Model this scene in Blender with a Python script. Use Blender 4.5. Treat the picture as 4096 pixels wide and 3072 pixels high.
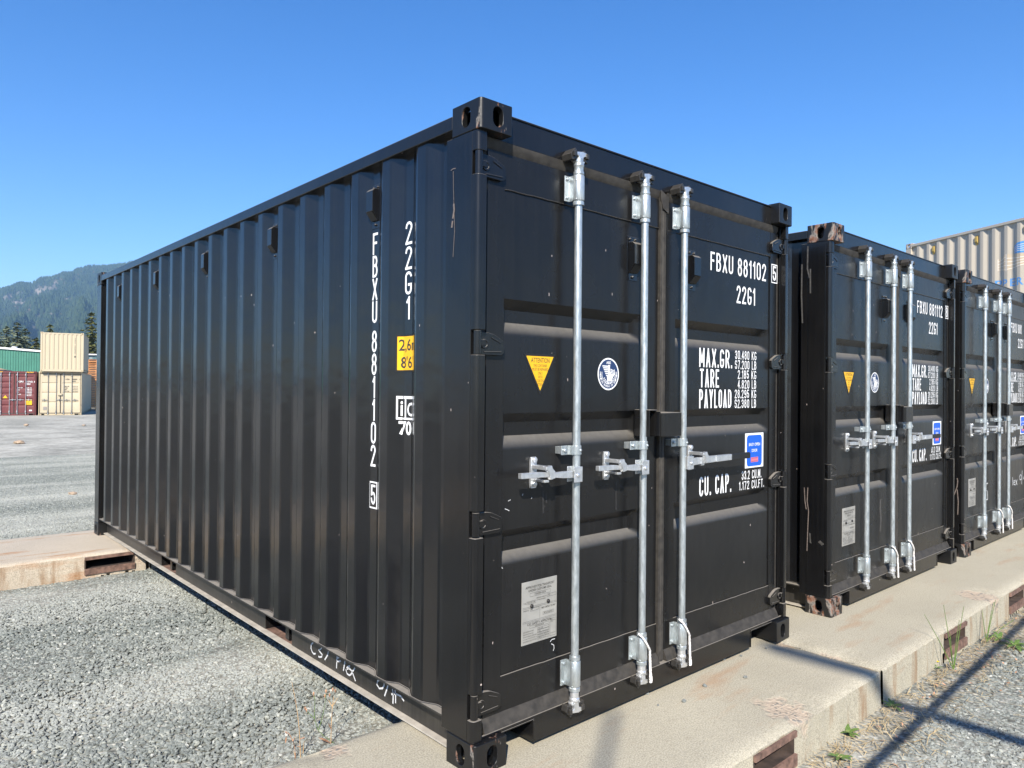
import bpy, bmesh, math, random
import numpy as np
from mathutils import Matrix, Vector
from math import pi, sin, cos, tan, radians
R_ = random.Random(7)
for o in list(bpy.data.objects): bpy.data.objects.remove(o)
SC = bpy.context.scene
COL = SC.collection

# ------------------------------------------------------------------ camera
CAM = Vector((-1.74071637, -2.13925360, 1.47508094)); F_PX = 2904.88803
yaw, pitch, roll = 0.729825068, 0.00712264132, 0.00914787375
fwd = Vector((sin(yaw)*cos(pitch), cos(yaw)*cos(pitch), sin(pitch)))
rgt = Vector((cos(yaw), -sin(yaw), 0)); upv = rgt.cross(fwd)
r2 = cos(roll)*rgt + sin(roll)*upv; u2 = -sin(roll)*rgt + cos(roll)*upv
cam = bpy.data.cameras.new('camera'); camo = bpy.data.objects.new('camera', cam); COL.objects.link(camo)
m = Matrix.Identity(4)
for i in range(3): m[i][0] = r2[i]; m[i][1] = u2[i]; m[i][2] = -fwd[i]; m[i][3] = CAM[i]
camo.matrix_world = m
cam.sensor_width = 36; cam.lens = 36*F_PX/4096; cam.clip_start = .05; cam.clip_end = 12000
SC.camera = camo

# ------------------------------------------------------------------ light
K_SUN = 1.05
sun_to = Vector((-1, -1, K_SUN)).normalized()
ELEV = math.asin(sun_to.z)
w = bpy.data.worlds.new('World'); SC.world = w; w.use_nodes = True
nt = w.node_tree; bg = nt.nodes['Background']
sky = nt.nodes.new('ShaderNodeTexSky'); sky.sky_type = 'NISHITA'; sky.sun_disc = False
sky.sun_elevation = ELEV; sky.sun_rotation = math.atan2(sun_to.x, sun_to.y)
sky.altitude = 400; sky.air_density = 1.0; sky.dust_density = 0.35; sky.ozone_density = 2.6
hsv = nt.nodes.new('ShaderNodeHueSaturation'); hsv.inputs['Saturation'].default_value = 1.35; hsv.inputs['Hue'].default_value = .510
nt.links.new(sky.outputs[0], hsv.inputs['Color']); nt.links.new(hsv.outputs[0], bg.inputs[0]); bg.inputs[1].default_value = 0.114
sl = bpy.data.lights.new('sun', 'SUN'); so = bpy.data.objects.new('sun', sl); COL.objects.link(so)
sl.energy = 5.0; sl.angle = radians(.53); sl.color = (1, .93, .82)
so.rotation_euler = sun_to.to_track_quat('Z', 'Y').to_euler(); so.location = (-20, -20, 20)
SC.view_settings.view_transform = 'Standard'; SC.view_settings.look = 'None'
SC.view_settings.exposure = 0.87; SC.view_settings.gamma = 1; SC.view_settings.use_curve_mapping = False
SC.cycles.max_bounces = 8; SC.cycles.volume_bounces = 0

# ------------------------------------------------------------------ node helper
class NT:
    def __init__(s, name):
        s.m = bpy.data.materials.new(name); s.m.use_nodes = True; s.t = s.m.node_tree
        s.b = s.t.nodes['Principled BSDF']
    def n(s, typ, **kw):
        nd = s.t.nodes.new(typ)
        for k, v in kw.items(): setattr(nd, k, v)
        return nd
    def l(s, a, b): s.t.links.new(a, b)
    def coord(s, kind='Object', scale=(1, 1, 1)):
        mp = s.n('ShaderNodeMapping'); mp.inputs['Scale'].default_value = scale
        if kind == 'World':
            g = s.n('ShaderNodeNewGeometry'); s.l(g.outputs['Position'], mp.inputs[0])
        else:
            tc = s.n('ShaderNodeTexCoord'); s.l(tc.outputs[kind], mp.inputs[0])
        return mp.outputs[0]
    def noise(s, co, scale, detail=3, rough=.55):
        nd = s.n('ShaderNodeTexNoise'); nd.inputs['Scale'].default_value = scale
        nd.inputs['Detail'].default_value = detail; nd.inputs['Roughness'].default_value = rough
        s.l(co, nd.inputs['Vector']); return nd.outputs[0]
    def ramp(s, fac, *st):
        nd = s.n('ShaderNodeValToRGB'); cr = nd.color_ramp
        while len(cr.elements) < len(st): cr.elements.new(.5)
        for e, (p, c) in zip(cr.elements, st):
            e.position = p; e.color = (*c, 1) if hasattr(c, '__len__') else (c, c, c, 1)
        s.l(fac, nd.inputs[0]); return nd.outputs[0]
    def math(s, op, a, b=None, clamp=False):
        nd = s.n('ShaderNodeMath', operation=op, use_clamp=clamp)
        for i, v in enumerate((a, b)):
            if v is None: continue
            if isinstance(v, (int, float)): nd.inputs[i].default_value = v
            else: s.l(v, nd.inputs[i])
        return nd.outputs[0]
    def mix(s, fac, a, b, blend='MIX'):
        nd = s.n('ShaderNodeMix', data_type='RGBA', blend_type=blend)
        for v, i in ((fac, nd.inputs[0]), (a, nd.inputs[6]), (b, nd.inputs[7])):
            if isinstance(v, (int, float)): i.default_value = v
            elif isinstance(v, tuple): i.default_value = (*v, 1)
            else: s.l(v, i)
        return nd.outputs[2]
    def set(s, **kw):
        for k, v in kw.items():
            i = s.b.inputs[k.replace('_', ' ')]
            if isinstance(v, tuple): i.default_value = (*v, 1)
            elif isinstance(v, (int, float)): i.default_value = v
            else: s.l(v, i)
    def bump(s, h, strength, dist=.01):
        nd = s.n('ShaderNodeBump'); nd.inputs['Strength'].default_value = strength
        nd.inputs['Distance'].default_value = dist; s.l(h, nd.inputs['Height'])
        s.l(nd.outputs[0], s.b.inputs['Normal'])

def paint(name, base, dusty=(.20, .175, .14), dust=.5, rough=.34, ior=1.5, streak=.12, chip=(.5, .42, .38), chips=.80, wave=.2):
    t = NT(name); oc = t.coord('Object')
    st = t.ramp(t.noise(t.coord('Object', (70, 70, 1.6)), 1, 5, .65), (.42, 0), (.8, 1))
    bl = t.ramp(t.noise(oc, 2.2, 4), (.35, 0), (.75, 1))
    f = t.math('MULTIPLY', t.math('ADD', st, bl), streak*.5)
    c = t.mix(f, base, dusty)
    g = t.n('ShaderNodeNewGeometry'); sx = t.n('ShaderNodeSeparateXYZ'); t.l(g.outputs['Normal'], sx.inputs[0])
    up = t.math('MULTIPLY', t.math('POWER', t.math('MAXIMUM', sx.outputs[2], 0), 1.5), dust*1.15)
    up = t.math('MULTIPLY', up, t.ramp(t.noise(t.coord('Object', (42, 42, 20)), 1, 5, .7), (.25, .72), (.7, 1)), clamp=True)
    c = t.mix(up, c, dusty)
    ch = t.ramp(t.noise(t.coord('Object', (1, 1, .45)), 55, 2, .4), (chips, 0), (chips+.012, 1))
    c = t.mix(ch, c, chip)
    r = t.math('ADD', t.math('MULTIPLY', bl, .07), rough); r = t.math('ADD', r, t.math('MULTIPLY', up, .5), clamp=True)
    t.set(Base_Color=c, Roughness=r); t.b.inputs['IOR'].default_value = ior
    t.bump(t.math('ADD', t.noise(oc, 5, 2), t.math('MULTIPLY', t.noise(oc, 260, 2), .004)), wave, .012)
    return t.m

def rusty(name, base, thr=.6):
    t = NT(name); oc = t.coord('Object')
    n1 = t.noise(t.coord('Object', (16, 16, 7)), 1, 6, .65)
    n2 = t.noise(oc, 24, 5, .6)
    k = t.ramp(n1, (thr, 0), (thr+.035, 1))
    bare = t.ramp(n2, (.28, (.035, .025, .02)), (.40, (.15, .06, .028)), (.47, (.20, .12, .09)), (.55, (.20, .185, .165)), (.64, (.06, .055, .05)), (.75, (.30, .185, .165)))
    t.set(Base_Color=t.mix(k, base, bare), Roughness=t.math('ADD', t.math('MULTIPLY', k, .35), .4))
    t.bump(n2, .4, .004)
    return t.m

def flat(name, col, rough=.5, metal=0., var=.12, scale=20., bump=0.):
    t = NT(name); n = t.noise(t.coord('Object'), scale, 4)
    d = tuple(c*(1-var) for c in col); e = tuple(min(1, c*(1+var)) for c in col)
    t.set(Base_Color=t.ramp(n, (.3, d), (.7, e)), Roughness=rough, Metallic=metal)
    if bump: t.bump(n, bump, .01)
    return t.m

M = {}
M['black'] = paint('black_side_paint', (.0052, .0055, .0065), dusty=(.25, .225, .19), dust=.9, rough=.14, streak=.022, ior=1.62, wave=.3)
M['rail'] = paint('dusty_rail_paint', (.010, .0098, .0095), dusty=(.25, .225, .19), dust=.9, rough=.34, streak=.20, chips=.79)
M['door'] = paint('black_door_paint', (.0080, .0081, .0086), dusty=(.215, .20, .175), dust=.85, rough=.25, streak=.04, wave=.35, ior=1.39)
M['lip'] = flat('dusty_rail_lip', (.40, .365, .31), .8, var=.25, scale=12)
M['black_frame'] = paint('black_frame_paint', (.0048, .0050, .0057), dusty=(.25, .225, .19), dust=.9, rough=.18, streak=.04, chips=.79)
M['casting'] = rusty('black_casting_paint', (.0062, .0064, .007), .595)
M['casting_clean'] = rusty('black_casting_paint_sound', (.0062, .0064, .007), .69)
M['casting_rust'] = rusty('rusted_casting_steel', (.009, .009, .009), .485)
M['casting_brown'] = rusty('scuffed_casting_steel', (.010, .010, .010), .53)
M['rubber'] = flat('dusty_black_rubber', (.035, .031, .026), .75, var=.45, scale=30)
M['beige'] = paint('beige_container_paint', (.47, .405, .285), dusty=(.45, .33, .2), dust=.1, rough=.5, streak=.25, chip=(.3, .12, .05), chips=.76)
M['beige_frame'] = rusty('beige_frame_paint', (.47, .385, .25), .60)
M['cream'] = paint('cream_container_paint', (.45, .405, .33), dusty=(.5, .42, .32), dust=.1, rough=.5, streak=.2, chip=(.3, .12, .05), chips=.78)
M['cream_cast'] = rusty('cream_casting_rusted', (.44, .39, .32), .52)
M['red'] = paint('maroon_container_paint', (.125, .024, .027), dusty=(.3, .16, .13), dust=.2, rough=.45, streak=.2, chip=(.4, .25, .2), chips=.77)
M['white'] = flat('white_lettering', (.84, .84, .83), .5, var=.04)
M['chalk'] = flat('white_marker_ink', (.62, .62, .62), .7, var=.25, scale=120)
M['scratch'] = flat('scraped_primer', (.15, .12, .105), .7, var=.35, scale=90)
M['scuff'] = flat('grey_scuff', (.055, .052, .048), .7, var=.45, scale=60)
M['yellow'] = flat('yellow_sticker', (.80, .44, .012), .4, var=.03)
M['sticker_black'] = flat('black_sticker', (.012, .011, .011), .45)
M['navy'] = flat('navy_sticker', (.018, .04, .115), .35, var=.05)
M['blue'] = flat('blue_sticker', (.006, .105, .62), .35, var=.03)
M['pink'] = flat('faded_red_print', (.62, .16, .22), .5, var=.1, scale=300)
M['logoblue'] = flat('light_blue_print', (.085, .27, .58), .5, var=.05)
M['logotan'] = flat('tan_print', (.50, .41, .29), .5, var=.05)
M['logowhite'] = flat('pale_print', (.78, .73, .66), .5, var=.03)
M['plate'] = flat('stainless_plate', (.37, .36, .33), .42, .25, var=.12, scale=14)
M['ink'] = flat('black_print', (.03, .03, .03), .6)
M['brass'] = flat('yellowed_plastic', (.42, .30, .09), .5)
M['grip'] = flat('black_grip', (.012, .012, .012), .5)
M['keeper'] = paint('keeper_paint', (.016, .016, .016), dust=.15, rough=.32, streak=.2)
M['rope'] = flat('white_nylon_rope', (.74, .71, .68), .8, var=.18, scale=180, bump=.4)
M['bolt'] = flat('dull_bolt_steel', (.33, .30, .27), .5, .6, var=.3, scale=90)
t = NT('galvanised_steel'); oc = t.coord('Object'); n = t.noise(t.coord('Object', (60, 60, 18)), 1, 5, .7)
t.set(Base_Color=t.ramp(n, (.3, (.34, .38, .39)), (.7, (.62, .66, .67))), Metallic=.72, Roughness=t.ramp(n, (.3, .32), (.7, .46)))
t.bump(n, .12, .004); M['zinc'] = t.m
t = NT('bright_cast_zinc'); n = t.noise(t.coord('Object'), 40, 4, .6)
t.set(Base_Color=t.ramp(n, (.3, (.55, .57, .58)), (.7, (.80, .81, .82))), Metallic=.75, Roughness=.36); t.bump(n, .2, .004); M['zinc2'] = t.m

# concrete
def concrete(name, tint, stain):
    t = NT(name); oc = t.coord('World')
    big = t.noise(oc, 1.3, 5, .6); fine = t.noise(oc, 150, 3, .7); mid = t.noise(oc, 22, 5, .6)
    c = t.ramp(big, (.3, tuple(x*.86 for x in tint)), (.7, tint))
    c = t.mix(t.ramp(fine, (.38, .55), (.56, 0)), c, (.15, .135, .11))
    c = t.mix(t.ramp(fine, (.60, 0), (.75, .5)), c, (.62, .58, .50))
    c = t.mix(t.ramp(mid, (.56, 0), (.72, .30)), c, (.26, .22, .165))
    st = t.ramp(t.noise(t.coord('World', (.55, 2.4, 2)), 1.7, 6, .62), (.57, 0), (.70, 1))
    c = t.mix(t.math('MULTIPLY', st, stain), c, (.36, .165, .06))
    g = t.n('ShaderNodeNewGeometry'); sx = t.n('ShaderNodeSeparateXYZ'); t.l(g.outputs['Normal'], sx.inputs[0])
    side = t.math('LESS_THAN', sx.outputs[2], .5)
    dr = t.ramp(t.noise(t.coord('World', (9, 9, 1.2)), 1, 5, .6), (.53, 0), (.68, .75))
    c = t.mix(t.math('MULTIPLY', side, dr), c, (.23, .125, .055))
    wn = t.noise(oc, 11, 5, .65); msk = None
    for px_, py_, pr_2, st_2 in ((1.47, -.46, .13, 1), (2.33, -.02, .10, .45), (2.34, -.30, .075, .4), (2.37, .18, .09, .5), (4.35, -.47, .16, 1), (-.28, .56, .10, .6), (.17, 5.12, .14, 1)):
        mp = t.n('ShaderNodeVectorMath', operation='MULTIPLY_ADD'); mp.inputs[1].default_value = (1/st_2, 1, 1); mp.inputs[2].default_value = (-px_/st_2, -py_, 0); t.l(oc, mp.inputs[0])
        ln_ = t.n('ShaderNodeVectorMath', operation='LENGTH'); t.l(mp.outputs[0], ln_.inputs[0])
        q = t.math('SUBTRACT', t.math('ADD', ln_.outputs['Value'], t.math('MULTIPLY', wn, .26)), pr_2+.13)
        q = t.math('MULTIPLY', q, -22, clamp=True); msk = q if msk is None else t.math('MAXIMUM', msk, q)
    vo = t.n('ShaderNodeTexVoronoi'); vo.inputs['Scale'].default_value = 52; t.l(oc, vo.inputs['Vector']); sv = t.n('ShaderNodeSeparateXYZ'); t.l(vo.outputs['Color'], sv.inputs[0])
    st3 = t.math('MULTIPLY', t.math('LESS_THAN', vo.outputs['Distance'], t.math('MULTIPLY', sv.outputs[1], .75)), t.math('GREATER_THAN', sv.outputs[0], .5))
    c = t.mix(t.math('MULTIPLY', msk, .82), c, t.mix(st3, (.46, .365, .275), t.mix(sv.outputs[2], (.10, .105, .105), (.30, .27, .23))))
    t.set(Base_Color=c, Roughness=.9); t.b.inputs['Specular IOR Level'].default_value = .25
    t.bump(t.math('ADD', t.math('ADD', fine, t.math('MULTIPLY', msk, t.math('MULTIPLY', vo.outputs['Distance'], -3))), t.math('MULTIPLY', mid, 1.2)), .5, .004)
    return t.m
M['concrete'] = concrete('weathered_concrete', (.495, .452, .345), .38)
M['concrete_rear'] = concrete('orange_stained_concrete', (.58, .50, .39), .9)
M['aggregate'] = flat('exposed_aggregate', (.40, .30, .21), .95, var=.55, scale=55, bump=.8)
M['pocket_shade'] = flat('sooty_pocket_steel', (.05, .034, .027), .9, var=.5, scale=20)  # darker copy of the pocket steel, standing in for shade inside the openings
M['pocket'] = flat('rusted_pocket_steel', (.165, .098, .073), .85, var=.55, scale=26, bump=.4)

# ------------------------------------------------------------------ mesh helper
class MB:
    def __init__(s): s.v = []; s.f = []
    def add(s, vs, fs, M4=None):
        o = len(s.v); s.v += [tuple(M4 @ Vector(v)) if M4 else tuple(v) for v in vs]
        s.f += [tuple(i+o for i in f) for f in fs]; return s
    def box(s, x0, x1, y0, y1, z0, z1, M4=None):
        vs = [(x, y, z) for x in (x0, x1) for y in (y0, y1) for z in (z0, z1)]
        return s.add(vs, [(0, 1, 3, 2), (4, 6, 7, 5), (0, 4, 5, 1), (2, 3, 7, 6), (0, 2, 6, 4), (1, 5, 7, 3)], M4)
    def prism(s, poly, axis, a, b):           # poly in the two other axes (cyclic order), extruded along axis a..b
        n = len(poly); ar = sum(poly[i][0]*poly[(i+1) % n][1]-poly[(i+1) % n][0]*poly[i][1] for i in range(n))
        if axis == 'y': ar = -ar
        if ar < 0: poly = poly[::-1]
        def P(p, t): return {'x': (t, p[0], p[1]), 'y': (p[0], t, p[1]), 'z': (p[0], p[1], t)}[axis]
        vs = [P(p, a) for p in poly] + [P(p, b) for p in poly]
        return s.add(vs, [tuple(range(n))[::-1], tuple(range(n, 2*n))] + [(i, (i+1) % n, n+(i+1) % n, n+i) for i in range(n)])
    def lathe(s, x, y, prof, seg=20, axis='z', a0=0, a1=2*pi):   # prof: (r, t)
        full = abs(a1-a0-2*pi) < 1e-6; k = seg if full else seg+1; vs = []
        for r, t in prof:
            for i in range(k):
                a = a0+(a1-a0)*i/seg; p, q = r*cos(a), r*sin(a)
                vs.append({'z': (x+p, y+q, t), 'y': (x+p, t, y-q), 'x': (t, x+p, y+q)}[axis])
        fs = []
        for j in range(len(prof)-1):
            for i in range(seg):
                i2 = (i+1) % k; fs.append((j*k+i, j*k+i2, (j+1)*k+i2, (j+1)*k+i))
        if full and prof[0][0] > 0: fs.append(tuple(range(k))[::-1])
        if full and prof[-1][0] > 0: fs.append(tuple((len(prof)-1)*k+i for i in range(k)))
        return s.add(vs, fs)
    def tube(s, pts, r, seg=8, rf=None):
        pts = [Vector(p) for p in pts]; vs = []; fs = []; N = len(pts); ref = Vector((.3, .2, .93))
        for i, p in enumerate(pts):
            d = (pts[min(i+1, N-1)]-pts[max(i-1, 0)]).normalized()
            a = d.cross(ref)
            if a.length < .1: a = d.cross(Vector((1, 0, 0)))
            a.normalize(); b = d.cross(a); rr = r if rf is None else r*rf(i/(N-1))
            for k in range(seg): vs.append(p+rr*(cos(2*pi*k/seg)*a+sin(2*pi*k/seg)*b))
        for i in range(N-1):
            for k in range(seg): fs.append((i*seg+k, (i+1)*seg+k, (i+1)*seg+(k+1) % seg, i*seg+(k+1) % seg))
        fs += [tuple(range(seg)), tuple(range((N-1)*seg, N*seg))[::-1]]
        return s.add(vs, fs)
    def mesh(s, name, sharp=30):
        me = bpy.data.meshes.new(name); me.from_pydata(s.v, [], s.f); me.validate()
        bm = bmesh.new(); bm.from_mesh(me); bmesh.ops.recalc_face_normals(bm, faces=bm.faces); bm.to_mesh(me); bm.free()
        if sharp:
            for p in me.polygons: p.use_smooth = True
            me.set_sharp_from_angle(angle=radians(sharp))
        return me
    def build(s, name, mat, parent=None, sharp=30, bevel=0, raw=False):
        if raw:
            me = bpy.data.meshes.new(name); me.from_pydata(s.v, [], s.f)
        else: me = s.mesh(name, sharp)
        return link(name, me, mat, parent, bevel)

def link(name, me, mat, parent=None, bevel=0):
    o = bpy.data.objects.new(name, me); COL.objects.link(o)
    if mat:
        me.materials.append(M[mat] if isinstance(mat, str) else mat)
    if parent: o.parent = parent
    if bevel:
        b = o.modifiers.new('bevel', 'BEVEL'); b.width = bevel; b.segments = 2; b.limit_method = 'ANGLE'; b.angle_limit = radians(40)
        b.harden_normals = True
    return o
def tag(o, label=None, cat=None, group=None, kind=None):
    for k, v in (('label', label), ('category', cat), ('group', group), ('kind', kind)):
        if v: o[k] = v
    return o
def empty(name, loc=(0, 0, 0), rz=0, **kw):
    o = bpy.data.objects.new(name, None); COL.objects.link(o); o.location = loc; o.rotation_euler = (0, 0, rz)
    o.empty_display_size = .1
    return tag(o, **kw)
KIDS = lambda o: [c for c in bpy.data.objects if c.parent == o]
def copy_tree(o, parent=None):
    c = o.copy(); COL.objects.link(c); c.parent = parent
    for ch in KIDS(o): copy_tree(ch, c)
    return c

_tc = {}
def text_mesh(body, bold=.0):
    k = (body, bold)
    if k not in _tc:
        cu = bpy.data.curves.new('lettering', 'FONT'); cu.body = body; cu.size = 1; cu.offset = bold; cu.resolution_u = 3
        cu.align_x = 'LEFT'; to = bpy.data.objects.new('lettering', cu); COL.objects.link(to)
        dg = bpy.context.evaluated_depsgraph_get(); me = bpy.data.meshes.new_from_object(to.evaluated_get(dg), depsgraph=dg)
        v = np.array([p.co[:2] for p in me.vertices]); f = [tuple(p.vertices) for p in me.polygons]
        bpy.data.objects.remove(to); bpy.data.curves.remove(cu)
        v = (v-v.min(0))/(v.max(0)-v.min(0)); _tc[k] = (v, f)
    return _tc[k]
def put_text(mb, body, x0, x1, z0, z1, y, bold=.0):            # facing -y, text in x..z
    v, f = text_mesh(body, bold)
    mb.add([(x0+a*(x1-x0), y, z0+b*(z1-z0)) for a, b in v], f)
def put_side(mb, body, y0, y1, z0, z1, x, bold=.0):            # facing -x: text runs from y0 (far) to y1 (near)
    v, f = text_mesh(body, bold)
    mb.add([(x, y0+a*(y1-y0), z0+b*(z1-z0)) for a, b in v], f)
def arc(cx, cy, rx, ry, a0, a1, n=7):
    return [(cx+rx*cos(radians(a)), cy+ry*sin(radians(a))) for a in np.linspace(a0, a1, n)]
_O = arc(.5, .8, .5, .2, 180, 0)+arc(.5, .2, .5, .2, 0, -180)
_P = [(0, 0), (0, 1), (.5, 1)]+arc(.5, .74, .5, .26, 90, -90)+[(0, .48)]
_C = arc(.5, .8, .5, .2, 0, 180)+arc(.5, .2, .5, .2, 180, 360)
GLYPH = {'0': [_O+_O[:1]], 'O': [_O+_O[:1]], '1': [[(0, .80), (.9, 1), (.9, 0)]], '2': [arc(.5, .79, .5, .21, 180, -15)+[(0, 0), (1, 0)]],
    '3': [arc(.5, .77, .5, .23, 175, -90), arc(.5, .27, .5, .27, 90, -175)], '4': [[(.72, 0), (.72, 1), (0, .28), (1, .28)]],
    '5': [[(.95, 1), (.08, 1), (.03, .52)]+arc(.5, .33, .5, .29, 130, -170, 10)], '6': [arc(.5, .8, .5, .2, 10, 180)+arc(.5, .2, .5, .2, 180, 360)+arc(.5, .36, .5, .2, 0, 180)],
    '7': [[(0, 1), (1, 1), (.35, 0)]], '8': [arc(.5, .775, .46, .225, -90, 270, 14), arc(.5, .28, .5, .28, 90, 450, 14)],
    '9': [arc(.5, .72, .5, .28, 0, 360, 14)+[(1, .25)]+arc(.5, .2, .5, .2, 0, -170)],
    'A': [[(0, 0), (.5, 1), (1, 0)], [(.2, .3), (.8, .3)]], 'B': [[(0, 0), (0, 1), (.5, 1)]+arc(.5, .775, .42, .225, 90, -90)+[(0, .55)], [(.5, .55)]+arc(.5, .275, .5, .275, 90, -90)+[(0, 0)]],
    'C': [_C], 'D': [[(0, 0), (0, 1), (.4, 1)]+arc(.4, .74, .6, .26, 90, 0)+arc(.4, .26, .6, .26, 0, -90)+[(0, 0)]], 'E': [[(1, 1), (0, 1), (0, 0), (1, 0)], [(0, .52), (.8, .52)]],
    'F': [[(0, 0), (0, 1), (1, 1)], [(0, .54), (.8, .54)]], 'G': [arc(.5, .8, .5, .2, 15, 180)+arc(.5, .2, .5, .2, 180, 360)+[(1, .40)], [(.55, .42), (1, .42)]], 'I': [[(.5, 0), (.5, 1)]], 'K': [[(0, 0), (0, 1)], [(1, 1), (0, .38)], [(.32, .58), (1, 0)]],
    'L': [[(0, 1), (0, 0), (1, 0)]], 'M': [[(0, 0), (0, 1), (.5, .25), (1, 1), (1, 0)]], 'N': [[(0, 0), (0, 1), (1, 0), (1, 1)]], 'P': [_P], 'R': [_P, [(.45, .48), (1, 0)]],
    'T': [[(0, 1), (1, 1)], [(.5, 1), (.5, 0)]], 'U': [[(0, 1)]+arc(.5, .2, .5, .2, 180, 360)+[(1, 1)]], 'X': [[(0, 0), (1, 1)], [(0, 1), (1, 0)]],
    'Y': [[(0, 1), (.5, .45), (1, 1)], [(.5, .45), (.5, 0)]], '.': [[(.5, 0), (.5, .06)]]}
ADV = {'1': .58, 'I': .2, '.': .22, ' ': .55, 'M': 1.2, 'L': .85, 'T': .95, 'F': .9, 'E': .9}
def stencil(mb, body, x0, x1, z0, z1, y, th, side=False, gap=.36):
    """Condensed stencil capitals made of pen strokes; side: facing -x, x0..x1 are the y of its two ends."""
    tot = sum(ADV.get(c, 1) for c in body)+gap*(len(body)-1); sg = 1 if x1 > x0 else -1; u = abs(x1-x0)/tot; x = 0; k = 0
    for ch in body:
        w_ = ADV.get(ch, 1)*u; wi = max(w_-th, .0005); hi = z1-z0-th
        runs = []
        for st in GLYPH.get(ch, []):                             # sharp corners end one stroke and start the next
            q = [Vector((a*wi, b*hi)) for a, b in st]; cut = [0]
            for i in range(1, len(st)-1):
                if (q[i]-q[i-1]).length > 1e-6 and (q[i+1]-q[i]).length > 1e-6 and (q[i]-q[i-1]).angle(q[i+1]-q[i]) > radians(62): cut.append(i)
            cut.append(len(st)-1); runs += [st[a:b+1] for a, b in zip(cut[:-1], cut[1:])]
        for st in runs:
            P = [Vector((x+th/2+a*wi, th/2+b*hi)) for a, b in st]; P = [p for i, p in enumerate(P) if i == 0 or (p-P[i-1]).length > 1e-5]; n = len(P); cl = (P[0]-P[-1]).length < 1e-4
            L = []; Rr = []
            for i, p in enumerate(P):
                a = P[i]-P[i-1] if i > 0 else (P[0]-P[-2] if cl else P[1]-P[0]); b = P[i+1]-P[i] if i < n-1 else (P[1]-P[0] if cl else P[-1]-P[-2])
                a = a.normalized(); b = b.normalized(); t_ = a+b
                if t_.length < 1e-3: t_ = a.copy()
                t_.normalize(); nn = Vector((-t_.y, t_.x)); m_ = min(1.9, 1/max(.3, abs(nn.dot(Vector((-a.y, a.x))))))
                q = p.copy()
                if not cl and i == 0: q = p-b*th/2
                if not cl and i == n-1: q = p+a*th/2
                L.append(q+nn*th/2*m_); Rr.append(q-nn*th/2*m_)
            d = k*.00012; k += 1
            vs = [((d, x0+sg*v.x, z0+v.y) if side else (x0+sg*v.x, y-d, z0+v.y)) for v in L+Rr]
            mb.add(vs, [(i, i+1, n+i+1, n+i) for i in range(n-1)])
        x += (ADV.get(ch, 1)+gap)*u
def decal(mb, name, mat, parent, n):                            # flat print: faces turned to n
    me = bpy.data.meshes.new(name); me.from_pydata(mb.v, [], mb.f)
    bm = bmesh.new(); bm.from_mesh(me)
    for fa in bm.faces:
        fa.normal_update()
        if fa.normal.dot(Vector(n)) < 0: fa.normal_flip()
    bm.to_mesh(me); bm.free()
    return link(name, me, mat, parent)
def ribbon(mb, pts, wd, n):                                      # flat pen stroke on a plane with normal n
    P = [Vector(p) for p in pts]; n = Vector(n); L = []; Rr = []
    for i, p in enumerate(P):
        d = (P[min(i+1, len(P)-1)]-P[max(i-1, 0)]).normalized(); s = d.cross(n)*wd/2
        L.append(p+s); Rr.append(p-s)
    N = len(P); mb.add(L+Rr, [(i, i+1, N+i+1, N+i) for i in range(N-1)])

# ------------------------------------------------------------------ containers
W = 2.438; OUT, INN = .012, .048
def side_profile(L):
    pts = [(.16, INN), (.303, INN)]; k = 0
    while .406+.2785*k+.036+.07 < L-.16:
        c = .406+.2785*k
        pts += [(c-.036, OUT), (c+.036, OUT), (c+.104, INN), (c+.1745, INN)]; k += 1
    pts[-1] = (L-.16, INN)
    out = []
    for i, (y, x) in enumerate(pts):                             # two-step bends
        if 0 < i < len(pts)-1:
            for q, e in ((pts[i-1], .007), (pts[i+1], .007)):
                d = Vector((q[0]-y, q[1]-x)); d.normalize(); out.append((y+d.x*e, x+d.y*e))
        else: out.append((y, x))
    return out
def side_x(y, L):
    k = round((y-.406)/.2785); d = abs(y-(.406+.2785*k))
    return OUT if d < .036 else min(INN, OUT+(d-.036)*(INN-OUT)/.068)
def drape(mb, name, mat, parent, L, eps=.0012):
    me = bpy.data.meshes.new(name); me.from_pydata(mb.v, [], mb.f); bm = bmesh.new(); bm.from_mesh(me)
    ys = [v.co.y for v in bm.verts]; lo, hi = min(ys), max(ys)
    for k in range(-1, 45):
        for e in (-.104, -.036, .036, .104):
            y = .406+.2785*k+e
            if lo < y < hi:
                bmesh.ops.bisect_plane(bm, geom=bm.verts[:]+bm.edges[:]+bm.faces[:], plane_co=(0, y, 0), plane_no=(0, 1, 0), dist=1e-5)
    for v in bm.verts: v.co.x = side_x(v.co.y, L)-eps-v.co.x
    for fa in bm.faces:
        fa.normal_update()
        if fa.normal.x > 0: fa.normal_flip()
    bm.to_mesh(me); bm.free(); return link(name, me, mat, parent)

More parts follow.
